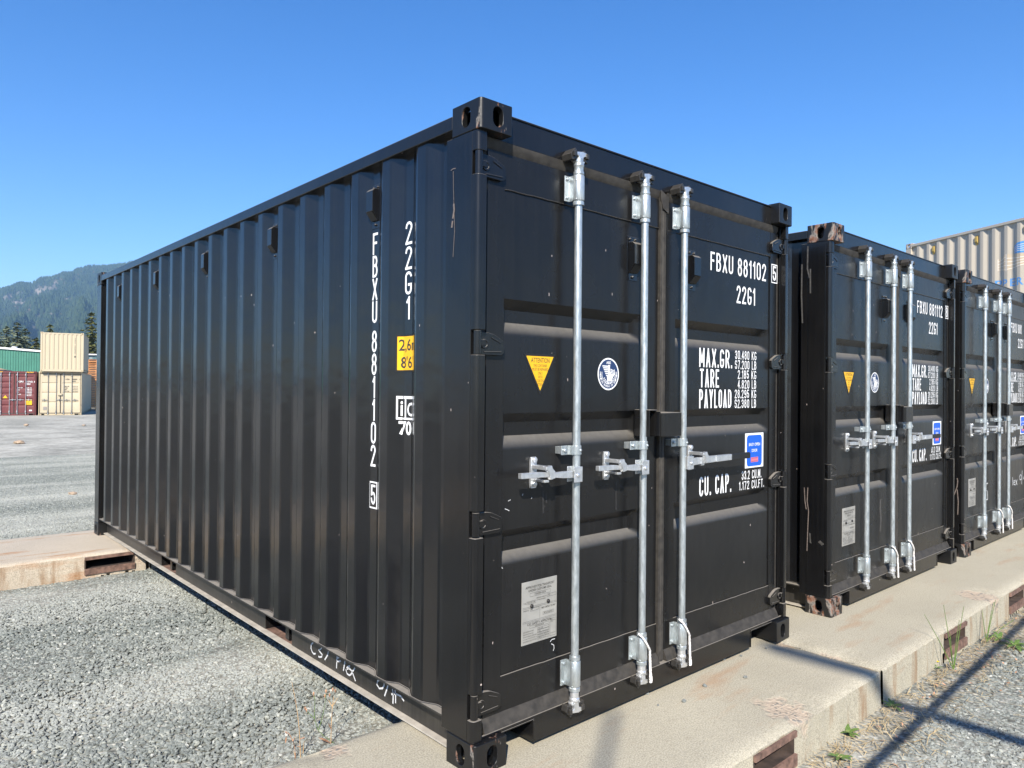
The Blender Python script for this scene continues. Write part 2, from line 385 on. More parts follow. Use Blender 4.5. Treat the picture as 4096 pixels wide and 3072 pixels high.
_cast = None
def casting_mesh():
    global _cast
    if _cast: return _cast
    def tmp(me):
        o = bpy.data.objects.new('t', me); COL.objects.link(o); return o
    mb = MB(); r = .017; arc = [(r-r*cos(a), r-r*sin(a)) for a in np.linspace(0, pi/2, 6)]
    mb.prism(arc[::1]+[(.162, 0), (.162, .178), (0, .178)], 'z', -.118, 0)
    a = tmp(mb.mesh('casting', 0))
    def slot(cx, cz, wd, ht):
        h = (ht-wd)/2
        return [(cx+wd/2*cos(t), cz+h+wd/2*sin(t)) for t in np.linspace(0, pi, 9)]+[(cx+wd/2*cos(t), cz-h+wd/2*sin(t)) for t in np.linspace(pi, 2*pi, 9)]
    for mbk in (MB().prism(slot(.089, -.058, .051, .079), 'y', -.01, .16), MB().prism(slot(.089, -.058, .051, .079), 'x', -.01, .145),
                MB().box(.028, .148, .028, .165, -.105, -.012), MB().prism([(.05, .062), (.115, .062), (.115, .15), (.05, .15)], 'z', -.06, .01)):
        b = tmp(mbk.mesh('cut', 0)); mo = a.modifiers.new('b', 'BOOLEAN'); mo.object = b; mo.operation = 'DIFFERENCE'; mo.solver = 'EXACT'
    dg = bpy.context.evaluated_depsgraph_get(); me = bpy.data.meshes.new_from_object(a.evaluated_get(dg), depsgraph=dg); me.name = 'corner_casting'
    for o in [o for o in bpy.data.objects if o.name.startswith('t') and o.type == 'MESH' and (o == a or o in [q.object for q in a.modifiers])]:
        bpy.data.objects.remove(o)
    for p in me.polygons: p.use_smooth = True
    me.set_sharp_from_angle(angle=radians(30))
    _cast = me; return me

def casting(root, x, y, z, sx, sy, sz, mat):
    o = link('corner_casting', casting_mesh(), None, root)
    if not o.data.materials: o.data.materials.append(M['casting'])
    o.location = (x, y, z); o.scale = (sx, sy, sz)
    o.material_slots[0].link = 'OBJECT'; o.material_slots[0].material = M[mat]
    b = o.modifiers.new('bevel', 'BEVEL'); b.width = .003; b.segments = 2; b.limit_method = 'ANGLE'; b.angle_limit = radians(50); b.harden_normals = True
    return o

HZ = ((2.303, 2.395), (1.606, 1.703), (.901, 1.004), (.203, .303))
def frame(root, L, H, pm, fm, cm, hinges=True):
    C = {}
    for x, sx in ((0, 1), (W, -1)):
        for y, sy in ((0, 1), (L, -1)):
            for z, sz in ((H, 1), (0, -1)):
                C[(x > 0, y > 0, z > 0)] = casting(root, x, y, z, sx, sy, sz, cm)
    dz = H-2.591
    for s in (0, 1):                                             # front posts with hinge slots, rear posts
        X = (lambda a: a) if s == 0 else (lambda a: W-a)
        mb = MB(); z0, z1 = .118, H-.118
        r = .02; arc = [(.004+r-r*cos(a), .018+r-r*sin(a)) for a in np.linspace(0, pi/2, 5)]
        mb.prism([(X(x), y) for x, y in ((.004, .054), (.004, .172), (.007, .176), (.007, .222), (.05, .222), (.05, .054))], 'z', z0, z1)
        cuts = [z0]+[q for h in reversed(HZ) for q in (h[0]+dz*.5, h[1]+dz*.5)]+[z1] if hinges else [z0, z1]
        for a, b in zip(cuts[::2], cuts[1::2]):
            mb.prism([(X(x), y) for x, y in arc+[(.05, .018), (.05, .0535), (.004, .0535)]], 'z', a, b)
        mb.build('corner_post', fm, root, bevel=.002)
        mb = MB().prism([(X(x), y) for x, y in ((.004, L-.16), (.004, L-.004), (.10, L-.004), (.10, L-.05), (.05, L-.05), (.05, L-.16))], 'z', z0, z1)
        mb.build('corner_post', fm, root, bevel=.003)
        xa, xb = sorted((X(.0), X(.06)))
        MB().box(xa, xb, .179, L-.179, H-.086, H-.030).build('top_rail', fm, root, bevel=.004)
        mb = MB()                                                # bottom side rail: flange, web broken at the fork pockets, lip
        a, b = sorted((X(.008), X(.09))); mb.box(a, b, .2225, L-.179, .158, .167)
        c = L/2; a, b = sorted((X(.080), X(.085)))
        pk = [(c-1.29, c-.93), (c+.74, c+1.10)] if L < 8 else [(c-1.2, c-.85), (c+.85, c+1.2)]
        ys = [.179]+[q for p in pk for q in p]+[L-.179]
        for y0, y1 in zip(ys[::2], ys[1::2]): mb.box(a, b, y0, y1, .021, .157)
        a, b = sorted((X(.050), X(.085)))
        ml = MB().box(a, b, .179, L-.179, .0125, .0205)
        br = mb.build('bottom_rail', 'rail' if fm == 'black_frame' else fm, root, bevel=.0015); ml.build('rail_lip', 'lip' if fm == 'black_frame' else fm, br)
        for y0, y1 in pk:
            a, b = sorted((X(.0855), X(.9))); mb = MB().box(a, b, y0-.0005, y0-.006, .0205, .15).box(a, b, y1+.0005, y1+.006, .0205, .15).box(a, b, y0, y1, .1505, .156)
            mb.build('fork_pocket_lining', fm, root); mb = MB().box(a, b, y0, y1, .0135, .020)
            mb.build('fork_pocket', 'pocket' if fm == 'black_frame' else fm, root)
        pr = side_profile(L); mb = MB(); z0, z1 = .167, H-.0865
        n = len(pr); mb.add([(X(x), y, z) for z in (z0, z1) for y, x in pr], [(i, i+1, n+i+1, n+i) for i in range(n-1)])
        o = mb.build('side_panel', pm, root, sharp=0)
        # weld bead along the foot of the panel
        mb = MB(); rr = random.Random(3); q = []
        for y, x in pr: q.append((X(x-.004), y, .168+rr.uniform(-.001, .002)))
        mb.tube(q, .0035, 5); mb.build('weld_bead', fm, root)
    n = max(8, int(L*4)); mb = MB(); vs = []
    for i in range(n*4+1):
        vs.append((L-.12)/(n*4)*i+.06)
    mb.add([(x, y, H-.034-(.012 if (i//2) % 2 else 0)) for x in (.06, W-.06) for i, y in enumerate(vs)], [(i, i+1, len(vs)+i+1, len(vs)+i) for i in range(len(vs)-1)])
    mb.build('roof_panel', pm, root, sharp=0)
    mb = MB().box(.092, W-.092, .2, L-.1, .1570, .166)
    for i in range(int(L/.3)): mb.box(.092, W-.092, .3+i*.3, .345+i*.3, .03, .1500)
    mb.build('underframe', fm, root)
    return C
def end_wall(root, L, H, pm, fm, flip=False):
    MB().box(.1, W-.1, L-.062, L-.004, H-.118, H-.034).build('end_header', fm, root, bevel=.004); MB().box(.165, W-.165, L-.09, L-.006, .012, .14).build('end_sill', fm, root, bevel=.004)
    xs = []; p = (W-.2)/9
    for i in range(9):
        a = .1+i*p; xs += [(a, .04), (a+.06, .04), (a+.1, .008), (a+p-.04, .008)]
    xs += [(W-.1, .04)]
    mb = MB(); n = len(xs)
    mb.add([(x, L-d, z) for z in (.14, H-.118) for x, d in xs], [(i, i+1, n+i+1, n+i) for i in range(n-1)])
    mb.build('end_panel', pm, root, sharp=0)

YP = .065
RIBS = ((1.841, 1.800, 1.748, 1.700), (1.377, 1.339, 1.284, 1.236), (.906, .872, .812, .770))
def leaf_panel(mb, xa, xb, pa, pb, z0, z1, ribs, y=YP, dep=.036):
    xs = sorted({xa, xb, pa, pb, *[pa+dep*1.9*t for t in (.15, .3, .5, .7, .85, 1)], *[pb-dep*1.9*t for t in (.15, .3, .5, .7, .85, 1)]})
    zs = {z0, z1}
    for a, b, c, d in ribs:
        zs |= {a+.004, a, a-(a-b)*.5, b, b-.006, c+.006, c}; zs |= {c-(c-d)*t for t in (.15, .35, .5, .65, .8, .92, 1)}; zs |= {d-.008}
    zs = sorted(zs)
    def prof(z):
        for a, b, c, d in ribs:
            if z >= a or z <= d-.008: continue
            if z >= b: return dep*(a-z)/(a-b)
            if z >= c: return dep
            t = (c-z)/(c-d+.008); return dep*(1-t)**1.9
        return 0
    def px(x):
        return max(0, min(1, (x-pa)/(dep*1.9), (pb-x)/(dep*1.9)))*dep
    n = len(xs)
    mb.add([(x, y+min(prof(z), px(x)), z) for z in zs for x in xs], [(j*n+i, j*n+i+1, (j+1)*n+i+1, (j+1)*n+i) for j in range(len(zs)-1) for i in range(n-1)])

def door_end(root, L, H, pm, fm, zm='zinc', bars=(.552, 1.012, 1.332), ribs=RIBS, full=True):
    dz = H-2.591; T = lambda z: z+dz if z > 2.2 else z
    mb = MB().box(.051, W-.051, .056, .15, H-.125, H-.012); mb.box(.162, W-.162, .050, .0555, H-.020, H-.012)
    mb.build('door_header', fm, root, bevel=.003)
    zt = .113
    po = [(.051, .119), (.163, .119), (.163, zt), (.332, zt), (.332, .022), (W-.40, .022), (W-.40, zt), (W-.205, zt), (W-.163, zt), (W-.163, .119), (W-.051, .119), (W-.051, .130), (.051, .130)]
    mb = MB().prism(po, 'y', .030, .040)
    mb.box(.163, W-.163, .041, .18, .114, .129).box(.3325, .342, .041, .20, .022, .113).box(W-.41, W-.4005, .041, .20, .022, .113)
    mb.box(.343, W-.411, .041, .2, .0225, .03)
    mb.box(.158, .337, .0265, .0295, .114, .119).box(.3325, .337, .0265, .0295, .022, .1135).box(W-.405, W-.17, .0265, .0295, .114, .119).box(W-.405, W-.4005, .0265, .0295, .022, .1135)
    mb.box(.17, W-.17, .19, .2, .113, .15)
    mb.build('door_sill', fm, root, bevel=.002)
    t0, t1 = .182, H-.168
    for s in (0, 1):
        mb = MB()
        if s == 0:
            leaf_panel(mb, .177, 1.196, .10, 1.075, .322, H-.311, ribs)
            mb.box(.086, .1765, .058, .105, t0, t1).box(.1768, 1.196, .0595, .105, H-.3105, t1).box(.1768, 1.196, .0595, .105, t0, .3215)
        else:
            leaf_panel(mb, 1.3345, 2.282, 1.262, 2.279, .322, H-.311, ribs)
            mb.box(1.256, 1.334, .0585, .105, .3225, H-.3115)
            mb.box(2.2825, 2.352, .058, .105, t0, t1).box(1.256, 2.282, .0595, .105, H-.3105, t1).box(1.256, 2.282, .0595, .105, t0, .3215)
        d = mb.build('door', pm, root, sharp=28)
        rr = random.Random(5+s)                                  # bead of weld round the panel
        mb = MB(); xa, xb = ((.177, 1.196), (1.256, 2.282))[s]
        for z in (.3218, H-.3108): mb = MB(); mb.tube([(x, .0615, z+rr.uniform(-.0012, .0012)) for x in np.linspace(xa, xb, 26)], .0030, 5); mb.build('weld_bead', fm, d)
        mb = MB()
        xe = (.1772, 2.2822)[s]; mb.tube([(xe+rr.uniform(-.001, .001), .0610, z) for z in np.linspace(.33, H-.32, 40)], .0026, 5)
        mb.build('weld_bead', fm, d)
        X = (lambda a: a) if s == 0 else (lambda a: W-a)
        if full:
            for a, b in HZ:
                mb = MB(); h = (a+b)/2+dz*.5; mb.lathe(X(.024), .036, [(.0155, h-.046), (.0155, h+.046)], 14)
                mb.prism([(X(x), h+z) for x, z in ((.045, .040), (.082, .041), (.110, .036), (.158, .014), (.166, .004), (.166, -.036), (.150, -.046), (.045, -.046))], 'y', .040, .0575)
                mb.prism([(X(x), h+z) for x, z in ((.10, .024), (.145, .006), (.145, .001), (.10, .018))], 'y', .0368, .0398)
                mb.prism([(X(x), h+z) for x, z in ((.06, -.033), (.15, -.030), (.15, -.035), (.06, -.038))], 'y', .0368, .0398)
                mb.lathe(X(.062), h-.004, [(.019, .0398), (.019, .0350), (.012, .0350), (.012, .0375), (0.0001, .0375)], 14, axis='y')
                mb.box(*sorted((X(.018), X(.058))), .030, .0535, h-.012, h+.012)
                mb.build('hinge', fm, d, bevel=.002)
    # rubber seals
    mb = MB().box(1.197, 1.2085, .048, .075, .135, H-.135).prism([(1.209, .058), (1.222, .050), (1.240, .050), (1.254, .060), (1.254, .08), (1.209, .08)], 'z', .135, H-.135)
    mb.prism([(1.19, H-.125), (1.252, H-.150), (1.252, H-.235), (1.209, H-.215), (1.19, H-.17)], 'y', .042, .0478)
    mb.build('door_seal', 'rubber', root, bevel=.002)
    mb = MB()
    for xa, xb in ((.078, 1.196), (1.255, W-.078)):
        mb = MB(); mb.prism([(.052, H-.126), (.058, H-.126), (.075, H-.167), (.066, H-.167), (.055, H-.15)], 'x', xa, xb); mb.build('rim_seal', 'rubber', root); mb = MB()
        mb.prism([(.034, .131), (.070, .131), (.070, .181), (.060, .181), (.05, .165)], 'x', xa, xb); mb.build('rim_seal', 'rubber', root)
    for xa in (.060, 2.3525): MB().box(xa, xa+.0255, .064, .08, .18, H-.168).build('rim_seal', 'rubber', root)
    mb = MB().box(.06, W-.06, .106, .118, .13, H-.12); mb.build('door_backing', fm, root)
    for i, x in enumerate(bars): locking_bar(root, x, H, zm, i, len(bars), full)

def locking_bar(root, x, H, zm, i, nb, full=True):
    yb = .004; dz = H-2.591
    bar = MB().lathe(x, yb, [(.017, .16), (.017, H-.12)], 18).build('locking_bar', zm, root)
    sgn = -1 if i < nb-1 or nb == 4 and i < 2 else 1
    for zc, up in ((2.343+dz, 1), (.259, -1)):
        mb = MB(); a, b = zc-.055, zc+.055
        mb.box(x-.047, x-.012, .040, .046, a, b); mb.box(x-.02, x-.010, -.002, .046, a, b)
        mb.lathe(x, yb, [(.0235, a), (.0255, a+.004), (.0255, b-.004), (.0235, b)], 20)
        for z in (zc-.040, zc+.040):
            mb.lathe(x-.033, z, [(.008, .040), (.008, .033), (.004, .031)], 8, axis='y'); mb.lathe(x-.021, z-.01, [(.005, .0), (.005, -.006), (.002, -.008)], 6, axis='y')
        mb.build('bar_bracket', zm, bar, bevel=.0015)
        mb = MB(); mc = MB()                                     # collars and the cam head
        e = (zc-.066, zc+.066)
        mb.lathe(x, yb, [(.017, e[0]-.010), (.0245, e[0]-.008), (.0245, e[0]+.006), (.02, e[0]+.011)], 18)
        mb.build('collar', zm, bar); mb = MB()
        mb.lathe(x, yb, [(.02, e[1]-.011), (.0235, e[1]-.006), (.0235, e[1]+.004), (.0205, e[1]+.006), (.0205, e[1]+.024), (.0235, e[1]+.030), (.0225, e[1]+.04), (.014, e[1]+.050)] if up > 0 else
                 [(.02, e[1]-.011), (.0235, e[1]-.006), (.0235, e[1]+.008), (.017, e[1]+.010)], 18)
        if up < 0:
            mc.lathe(x, yb, [(.013, e[0]-.060), (.0225, e[0]-.048), (.0225, e[0]-.040), (.0195, e[0]-.035), (.0195, e[0]-.01)], 18)
        ze = e[1]+.045 if up > 0 else e[0]-.055
        u = up
        mc.prism([(x-.012, ze), (x+.012, ze), (x+.016, ze+u*.024), (x+.034, ze+u*.030), (x+.036, ze+u*.044), (x+.012, ze+u*.047), (x-.026, ze+u*.040), (x-.028, ze+u*.030), (x-.013, ze+u*.024)], 'y', yb-.014, yb+.024)
        mc.prism([(x-.022, ze+u*.004), (x-.006, ze-u*.006), (x+.03, ze+u*.002), (x+.033, ze+u*.010), (x-.018, ze+u*.014)], 'y', yb-.006, yb+.016)
        mb.build('collar', zm, bar); mc.build('cam', 'zinc2', bar, bevel=.002)
        for sx in (-1, 1):
            mb = MB(); X = lambda a: x+sx*a
            mb.prism([(X(.018), ze+u*.012), (X(.050), ze+u*.004), (X(.056), ze+u*.030), (X(.030), ze+u*.058), (X(.020), ze+u*.052)], 'y', yb-.008, .0555 if u > 0 else .0295)
            mb.prism([(X(.030), ze+u*.020), (X(.046), ze+u*.018), (X(.046), ze+u*.040), (X(.030), ze+u*.042)], 'y', yb-.020, yb-.0085)
            mb.build('cam_keeper', 'keeper', bar, bevel=.002)
    if not full: return
    mb = MB().lathe(x, yb, [(.0215, 1.196), (.0215, 1.236)], 18)
    mb.box(x-.075, x-.012, .020, .026, 1.196, 1.236).box(x-.03, x-.018, .0, .0265, 1.196, 1.236)
    mb.lathe(x-.056, 1.216, [(.009, .020), (.009, .012), (.003, .010)], 8, axis='y').lathe(x+.004, 1.216, [(.006, -.014), (.006, -.021), (.003, -.022)], 8, axis='y')
    mb.box(x-.07, x-.04, .0265, .0645, 1.20, 1.232)
    mb.build('guide_clamp', zm, bar, bevel=.002)
    X = lambda a: x+sgn*a
    mb = MB()                                                    # lever with its hub
    mb.box(*sorted((X(-.004), X(.046))), -.030, -.026, 1.082, 1.148).box(*sorted((X(-.004), X(.046))), .012, .016, 1.082, 1.148)
    mb.box(*sorted((X(-.004), X(.000))), -.0255, .0115, 1.083, 1.147)
    mb.lathe(X(.026), 1.113, [(.009, -.030), (.009, -.035), (.004, -.037)], 10, axis='y')
    y0, y1 = -.020, .004
    pts = [(.010, 1.130, 1.100), (.10, 1.132, 1.104), (.15, 1.131, 1.110), (.20, 1.136, 1.116), (.25, 1.140, 1.118), (.35, 1.142, 1.120)]
    end = .35 if sgn < 0 else .395
    pts = [p for p in pts if p[0] <= end]
    if sgn > 0: pts = [(.010, 1.132, 1.096), (.12, 1.136, 1.102), (.25, 1.139, 1.106), (.395, 1.139, 1.108)]
    for a, b in zip(pts[:-1], pts[1:]):
        mb.prism([(X(a[0]), a[2]), (X(b[0]), b[2]), (X(b[0]), b[1]), (X(a[0]), a[1])], 'y', -.016-.04*b[0], .002-.03*b[0])
    h = mb.build('handle', 'zinc2', bar, bevel=.0025)
    if sgn > 0:
        MB().box(X(.393), X(.582), -.034, -.014, 1.1065, 1.1405).build('grip', 'grip', bar, bevel=.006)
    cx = .205 if sgn < 0 else .135
    mb = MB(); c = X(cx)
    mb.prism([(c-.014, 1.064), (c+.014, 1.064), (c+.018, 1.085), (c+.017, 1.175), (c+.013, 1.194), (c-.013, 1.194), (c-.017, 1.175), (c-.018, 1.085)], 'y', .052, .0645)
    for z in (1.082, 1.182): mb.lathe(c, z, [(.013, .052), (.013, .044), (.007, .040)], 8, axis='y')
    mb.prism([(c-.016, 1.160), (c+.014, 1.165), (c+.020, 1.152), (c+.034, 1.140), (c+.036, 1.112), (c+.010, 1.106), (c+.004, 1.124), (c-.004, 1.142), (c-.018, 1.150)], 'y', -.040, -.020)
    mb.box(c-.014, c+.012, -.020, .052, 1.146, 1.162).box(c-.010, c+.016, -.022, .052, 1.094, 1.104)
    mb.build('handle_catch', 'zinc2', bar, bevel=.002)

def vent_mesh(mb, c, z0, X=lambda a: a, x=INN):                 # ventilator box on an inner flat of the side wall
    mb.box(*sorted((X(x-.003), X(x-.0002))), c-.034, c+.034, z0, z0+.205)
    mb.prism([(X(x-.004), z0+.035), (X(x-.012), z0+.035), (X(x-.040), z0+.075), (X(x-.040), z0+.168), (X(x-.028), z0+.180), (X(x-.004), z0+.180)], 'y', c-.028, c+.028)
    for y, z in ((c-.018, z0+.190), (c+.018, z0+.190), (c, z0+.016)): mb.lathe(y, z, [(.006, X(x-.003)), (.006, X(x-.009)), (.002, X(x-.012))], 8, axis='x')
def vent_front(mb, xc, z0, y=YP):
    mb.box(xc-.038, xc+.038, y-.003, y-.0002, z0, z0+.21)
    mb.prism([(y-.004, z0+.035), (y-.012, z0+.035), (y-.042, z0+.075), (y-.042, z0+.168), (y-.028, z0+.180), (y-.004, z0+.180)], 'x', xc-.030, xc+.030)
    for a, z in ((xc-.02, z0+.195), (xc+.02, z0+.195), (xc, z0+.016)): mb.lathe(a, z, [(.007, y-.003), (.007, y-.009), (.002, y-.012)], 8, axis='y')

def stickers(root):
    y = YP-.0012
    mb = MB().add([(.294, y, 1.6245), (.481, y, 1.6245), (.389, y, 1.450)], [(0, 1, 2)]); w_ = decal(mb, 'warning_triangle', 'sticker_black', root, (0, -1, 0))
    y -= .0004; mb = MB().add([(.308, y, 1.6145), (.467, y, 1.6145), (.389, y, 1.470)], [(0, 1, 2)]); decal(mb, 'yellow_face', 'yellow', w_, (0, -1, 0))
    y -= .0004; mb = MB(); c = .389
    for i, (s, wd, h, bo) in enumerate((('ATTENTION', .108, .0205, .006), ('THIS CONTAINER', .080, .0115, 0), ('MUST BE REPAIRED', .093, .0115, 0), ('ONLY', .026, .0115, 0), ('WITH', .026, .0115, 0), ('CORTEN', .041, .0115, 0), ('STEEL', .031, .0115, 0))):
        zt = (1.608, 1.581, 1.565, 1.549, 1.533, 1.517, 1.501)[i]; put_text(mb, s, c-wd/2, c+wd/2, zt-h, zt, y, bo)
    decal(mb, 'warning_text', 'ink', w_, (0, -1, 0))
    # classification society badge
    cx, cz = .827, 1.549; y = YP-.0012
    disc = lambda r, yy, n=40, k=1.0: MB().add([(cx+r*cos(a), yy, cz+r*k*sin(a)) for a in np.linspace(0, 2*pi, n, endpoint=False)], [tuple(range(n))])
    b = decal(disc(.0745, y), 'round_badge', 'white', root, (0, -1, 0)); decal(disc(.0675, y-.0004), 'badge_field', 'navy', b, (0, -1, 0))
    mb = MB(); yy = y-.0008
    P = lambda u, v: (cx+u*.0745, yy, cz+v*.0745)
    poly = lambda *p: mb.add([P(*q) for q in p], [tuple(range(len(p)))])
    for i in range(6):                                           # left wing feathers
        a = .52-i*.115; poly((-.60+i*.07, a), (-.02+i*.02, a), (-.02+i*.02, a-.07), (-.56+i*.07, a-.06))
    poly((-.04, .56), (.14, .56), (.10, .2), (.26, -.02), (.40, -.04), (.5, -.10), (.40, -.2), (.30, -.42), (-.10, -.45), (-.16, -.12), (.0, -.02))
    for i in range(4): poly((.16, .34-i*.10), (.60-i*.03, .20-i*.07), (.62-i*.03, .16-i*.07), (.17, .28-i*.10))
    poly((.40, -.02), (.60, .06), (.62, .0), (.48, -.10))
    for i in range(9):
        a = -2.75+i*.29; q = (.52*cos(a), .52*sin(a)-.08); poly((q[0]*.8, q[1]*.78), (q[0]*.8+.08, q[1]*.78-.02), (q[0]+.06, q[1]-.02), (q[0], q[1]))
    for k in range(36):
        a0, a1 = 2*pi*k/36*.62+pi*.93, 2*pi*(k+1)/36*.62+pi*.93
        mb.add([P(r*cos(a), r*sin(a)) for r, a in ((.60, a0), (.635, a0), (.635, a1), (.60, a1))], [(0, 1, 2, 3)])
    put_text(mb, 'ABS', cx-.016, cx+.016, cz+.046, cz+.059, yy, .01)
    s = 'AMERICAN BUREAU OF SHIPPING'
    for i, ch in enumerate(s):
        if ch == ' ': continue
        a = radians(172+i*(196/(len(s)-1))); v, f = text_mesh(ch, .02); R = .0565; h, wd = .0095, .0068
        cs, sn = cos(a+pi/2), sin(a+pi/2)
        mb.add([(cx+R*cos(a)+(p-.5)*wd*cs-(q-.5)*h*sn, yy, cz+R*sin(a)+(p-.5)*wd*sn+(q-.5)*h*cs) for p, q in v], f)
    decal(mb, 'badge_emblem', 'white', b, (0, -1, 0))
    # approval plate
    mb = MB().box(.293, .498, YP-.004, YP-.0008, .416, .676); p = mb.build('approval_plate', 'plate', root, bevel=.0012)
    mb = MB(); yy = YP-.0046; X = lambda u: .293+.205*u; Z = lambda v: .676-.26*v
    def tx(s, u0, u1, v0, v1, b=.004): put_text(mb, s, X(u0), X(u1), Z(v1), Z(v0), yy, b)
    def ln(u0, v0, u1, v1, t=.0009): mb.add([(X(min(u0, u1)), yy, Z(max(v0, v1))-t*(v0 == v1)), (X(max(u0, u1))+t*(u0 == u1), yy, Z(max(v0, v1))-t*(v0 == v1)), (X(max(u0, u1))+t*(u0 == u1), yy, Z(min(v0, v1))), (X(min(u0, u1)), yy, Z(min(v0, v1)))], [(0, 1, 2, 3)])
    def bx(u0, v0, u1, v1): ln(u0, v0, u1, v0); ln(u0, v1, u1, v1); ln(u0, v0, u0, v1); ln(u1, v0, u1, v1)
    tx('APPROVED FOR TRANSPORT', .10, .92, .075, .115, .012); tx('UNDER CUSTOMS SEAL', .18, .84, .130, .168, .012)
    bx(.22, .19, .80, .245); tx('USA/208-AB/24', .35, .67, .202, .232)
    tx('TYPE', .04, .11, .33, .35); bx(.13, .315, .38, .36); tx('PAN-2201-HE', .15, .36, .325, .35); tx("MANUFACTURER'S NO.", .41, .70, .28, .30); tx('OF THE CONTAINER', .41, .66, .315, .335); bx(.72, .265, .97, .31); tx('A25', .74, .80, .275, .30)
    ln(.02, .405, .98, .405); ln(.02, .425, .98, .425); ln(.5, .425, .5, .63); tx("OWNER'S NO.", .03, .20, .445, .468); bx(.23, .435, .47, .475); tx('FBX', .25, .30, .445, .465)
    tx('TIMBER COMPONENT TREATMENT', .54, .96, .455, .485); bx(.59, .54, .90, .58); tx('IM/TAU/236-600/2023', .62, .87, .55, .572)
    ln(.02, .63, .98, .63); ln(.02, .65, .98, .65); tx('CSC SAFETY APPROVAL', .15, .85, .665, .705, .014); bx(.22, .715, .77, .75); tx('USA/AB-208/24', .37, .62, .722, .744)
    for i, s in enumerate(('DATE MANUFACTURED', 'IDENTIFICATION NO.', 'MAXIMUM OPERATING GROSS MASS', 'ALLOWABLE STACKING LOAD FOR 1.8g', 'TRANSVERSE RACKING TEST FORCE')):
        v = .785+i*.038; tx(s, .04, (.34, .33, .42, .42, .42)[i], v, v+.02, 0); bx(.44, v-.012, .77, v+.022); tx(('05/25', 'A25', '30,480 kg 67,200 lbs', '216,000 kg 476,200 lbs', '150,000 newtons')[i], .47, (.60, .53, .75, .75, .68)[i], v-.002, v+.016, 0)
    bx(.80, .68, .97, .965); tx('FIRST', .82, .88, .69, .705, 0); tx('EXAMINATION', .82, .95, .71, .725, 0); tx('DATE', .82, .88, .73, .745, 0); tx('RE-EXAMINATION', .81, .96, .915, .93, 0)
    decal(mb, 'plate_text', 'ink', p, (0, -1, 0))
    for u, v in ((.27, .40), (.74, .385)):
        MB().lathe(X(u), Z(v), [(.0085, YP-.004), (.0085, YP-.008), (.004, YP-.012)], 10, axis='y').build('rivet', 'sticker_black', p)
    # weights
    y = YP-.0012; mb = MB(); b = .012
    for s, x0, x1, z0, z1 in (('MAX.GR.', 1.558, 1.872, 1.602, 1.704), ('TARE', 1.565, 1.746, 1.494, 1.593), ('PAYLOAD', 1.560, 1.870, 1.383, 1.484)): stencil(mb, s, x0, x1, z0, z1, y, .0118)
    for i, s in enumerate(('30.480 KG', '67.200 LB', '2.185 KG', '4.820 LB', '28.295 KG', '62.380 LB')):
        zt = 1.7045-i*.0550; stencil(mb, s, 1.908 if len(s) == 9 else 1.938, 2.134, zt-.049, zt, y, .0056)
    decal(mb, 'weight_lettering', 'white', root, (0, -1, 0)); mb = MB()
    stencil(mb, 'CU. CAP.', 1.567, 1.872, .915, 1.019, y, .0118); decal(mb, 'capacity_caption', 'white', root, (0, -1, 0)); mb = MB(); stencil(mb, '33.2 CU.M.', 1.986, 2.197, .971, 1.021, y, .0056); stencil(mb, '1.172 CU.FT.', 1.959, 2.228, .914, .962, y, .0056)
    decal(mb, 'capacity_lettering', 'white', root, (0, -1, 0))
    mb = MB().add([(2.020, y, 1.0345), (2.2225, y, 1.0345), (2.2225, y, 1.234), (2.020, y, 1.234)], [(0, 1, 2, 3)]); st = decal(mb, 'door_sticker', 'white', root, (0, -1, 0))
    q = []; x0, x1, z0, z1, r = 2.0385, 2.2055, 1.0430, 1.2225, .022
    for cx_, cz_, a in ((x1-r, z1-r, 0), (x0+r, z1-r, pi/2), (x0+r, z0+r, pi), (x1-r, z0+r, 1.5*pi)):
        q += [(cx_+r*cos(a+t), y-.0004, cz_+r*sin(a+t)) for t in np.linspace(0, pi/2, 6)]
    decal(MB().add(q, [tuple(range(len(q)))]), 'sticker_field', 'blue', st, (0, -1, 0))
    mb = MB(); put_text(mb, 'EASY OPEN', 2.062, 2.184, 1.160, 1.177, y-.0008, .012); put_text(mb, 'DOOR', 2.092, 2.154, 1.125, 1.142, y-.0008, .012)
    decal(mb, 'sticker_text', 'white', st, (0, -1, 0))
    mb = MB().add([(2.083, y-.0008, 1.066), (2.163, y-.0008, 1.066), (2.163, y-.0008, 1.094), (2.083, y-.0008, 1.094)], [(0, 1, 2, 3)]); decal(mb, 'sticker_stamp', 'pink', st, (0, -1, 0))
    mb = MB(); 
    for k in range(2): mb.add([(2.09, y-.0012, 1.070+k*.018), (2.156, y-.0012, 1.070+k*.018), (2.156, y-.0012, 1.072+k*.018), (2.09, y-.0012, 1.072+k*.018)], [(0, 1, 2, 3)])
    decal(mb, 'stamp_lines', 'navy', st, (0, -1, 0))

def box_outline(mb, x0, x1, z0, z1, t, y):
    for a, b, c, d in ((x0, x1, z0, z0+t), (x0, x1, z1-t, z1), (x0, x0+t, z0+t, z1-t), (x1-t, x1, z0+t, z1-t)):
        mb.add([(a, y, c), (b, y, c), (b, y, d), (a, y, d)], [(0, 1, 2, 3)])
def number(root, owner, serial, check):
    mb = MB(); y = YP-.0012; b = .004
    stencil(mb, owner, 1.657, 1.880, 2.127, 2.2275, y, .0115)
    x1 = 2.238 if len(serial) == 6 else 2.05
    stencil(mb, serial, 1.930, x1, 2.126, 2.2275, y, .0115)
    stencil(mb, '22G1', 1.920, 2.118, 1.972, 2.072, y, .0115)
    if check:
        stencil(mb, check, 2.306, 2.346, 2.136, 2.226, .0566, .0110); box_outline(mb, 2.291, 2.361, 2.124, 2.237, .006, .0568)
    decal(mb, 'container_number', 'white', root, (0, -1, 0))

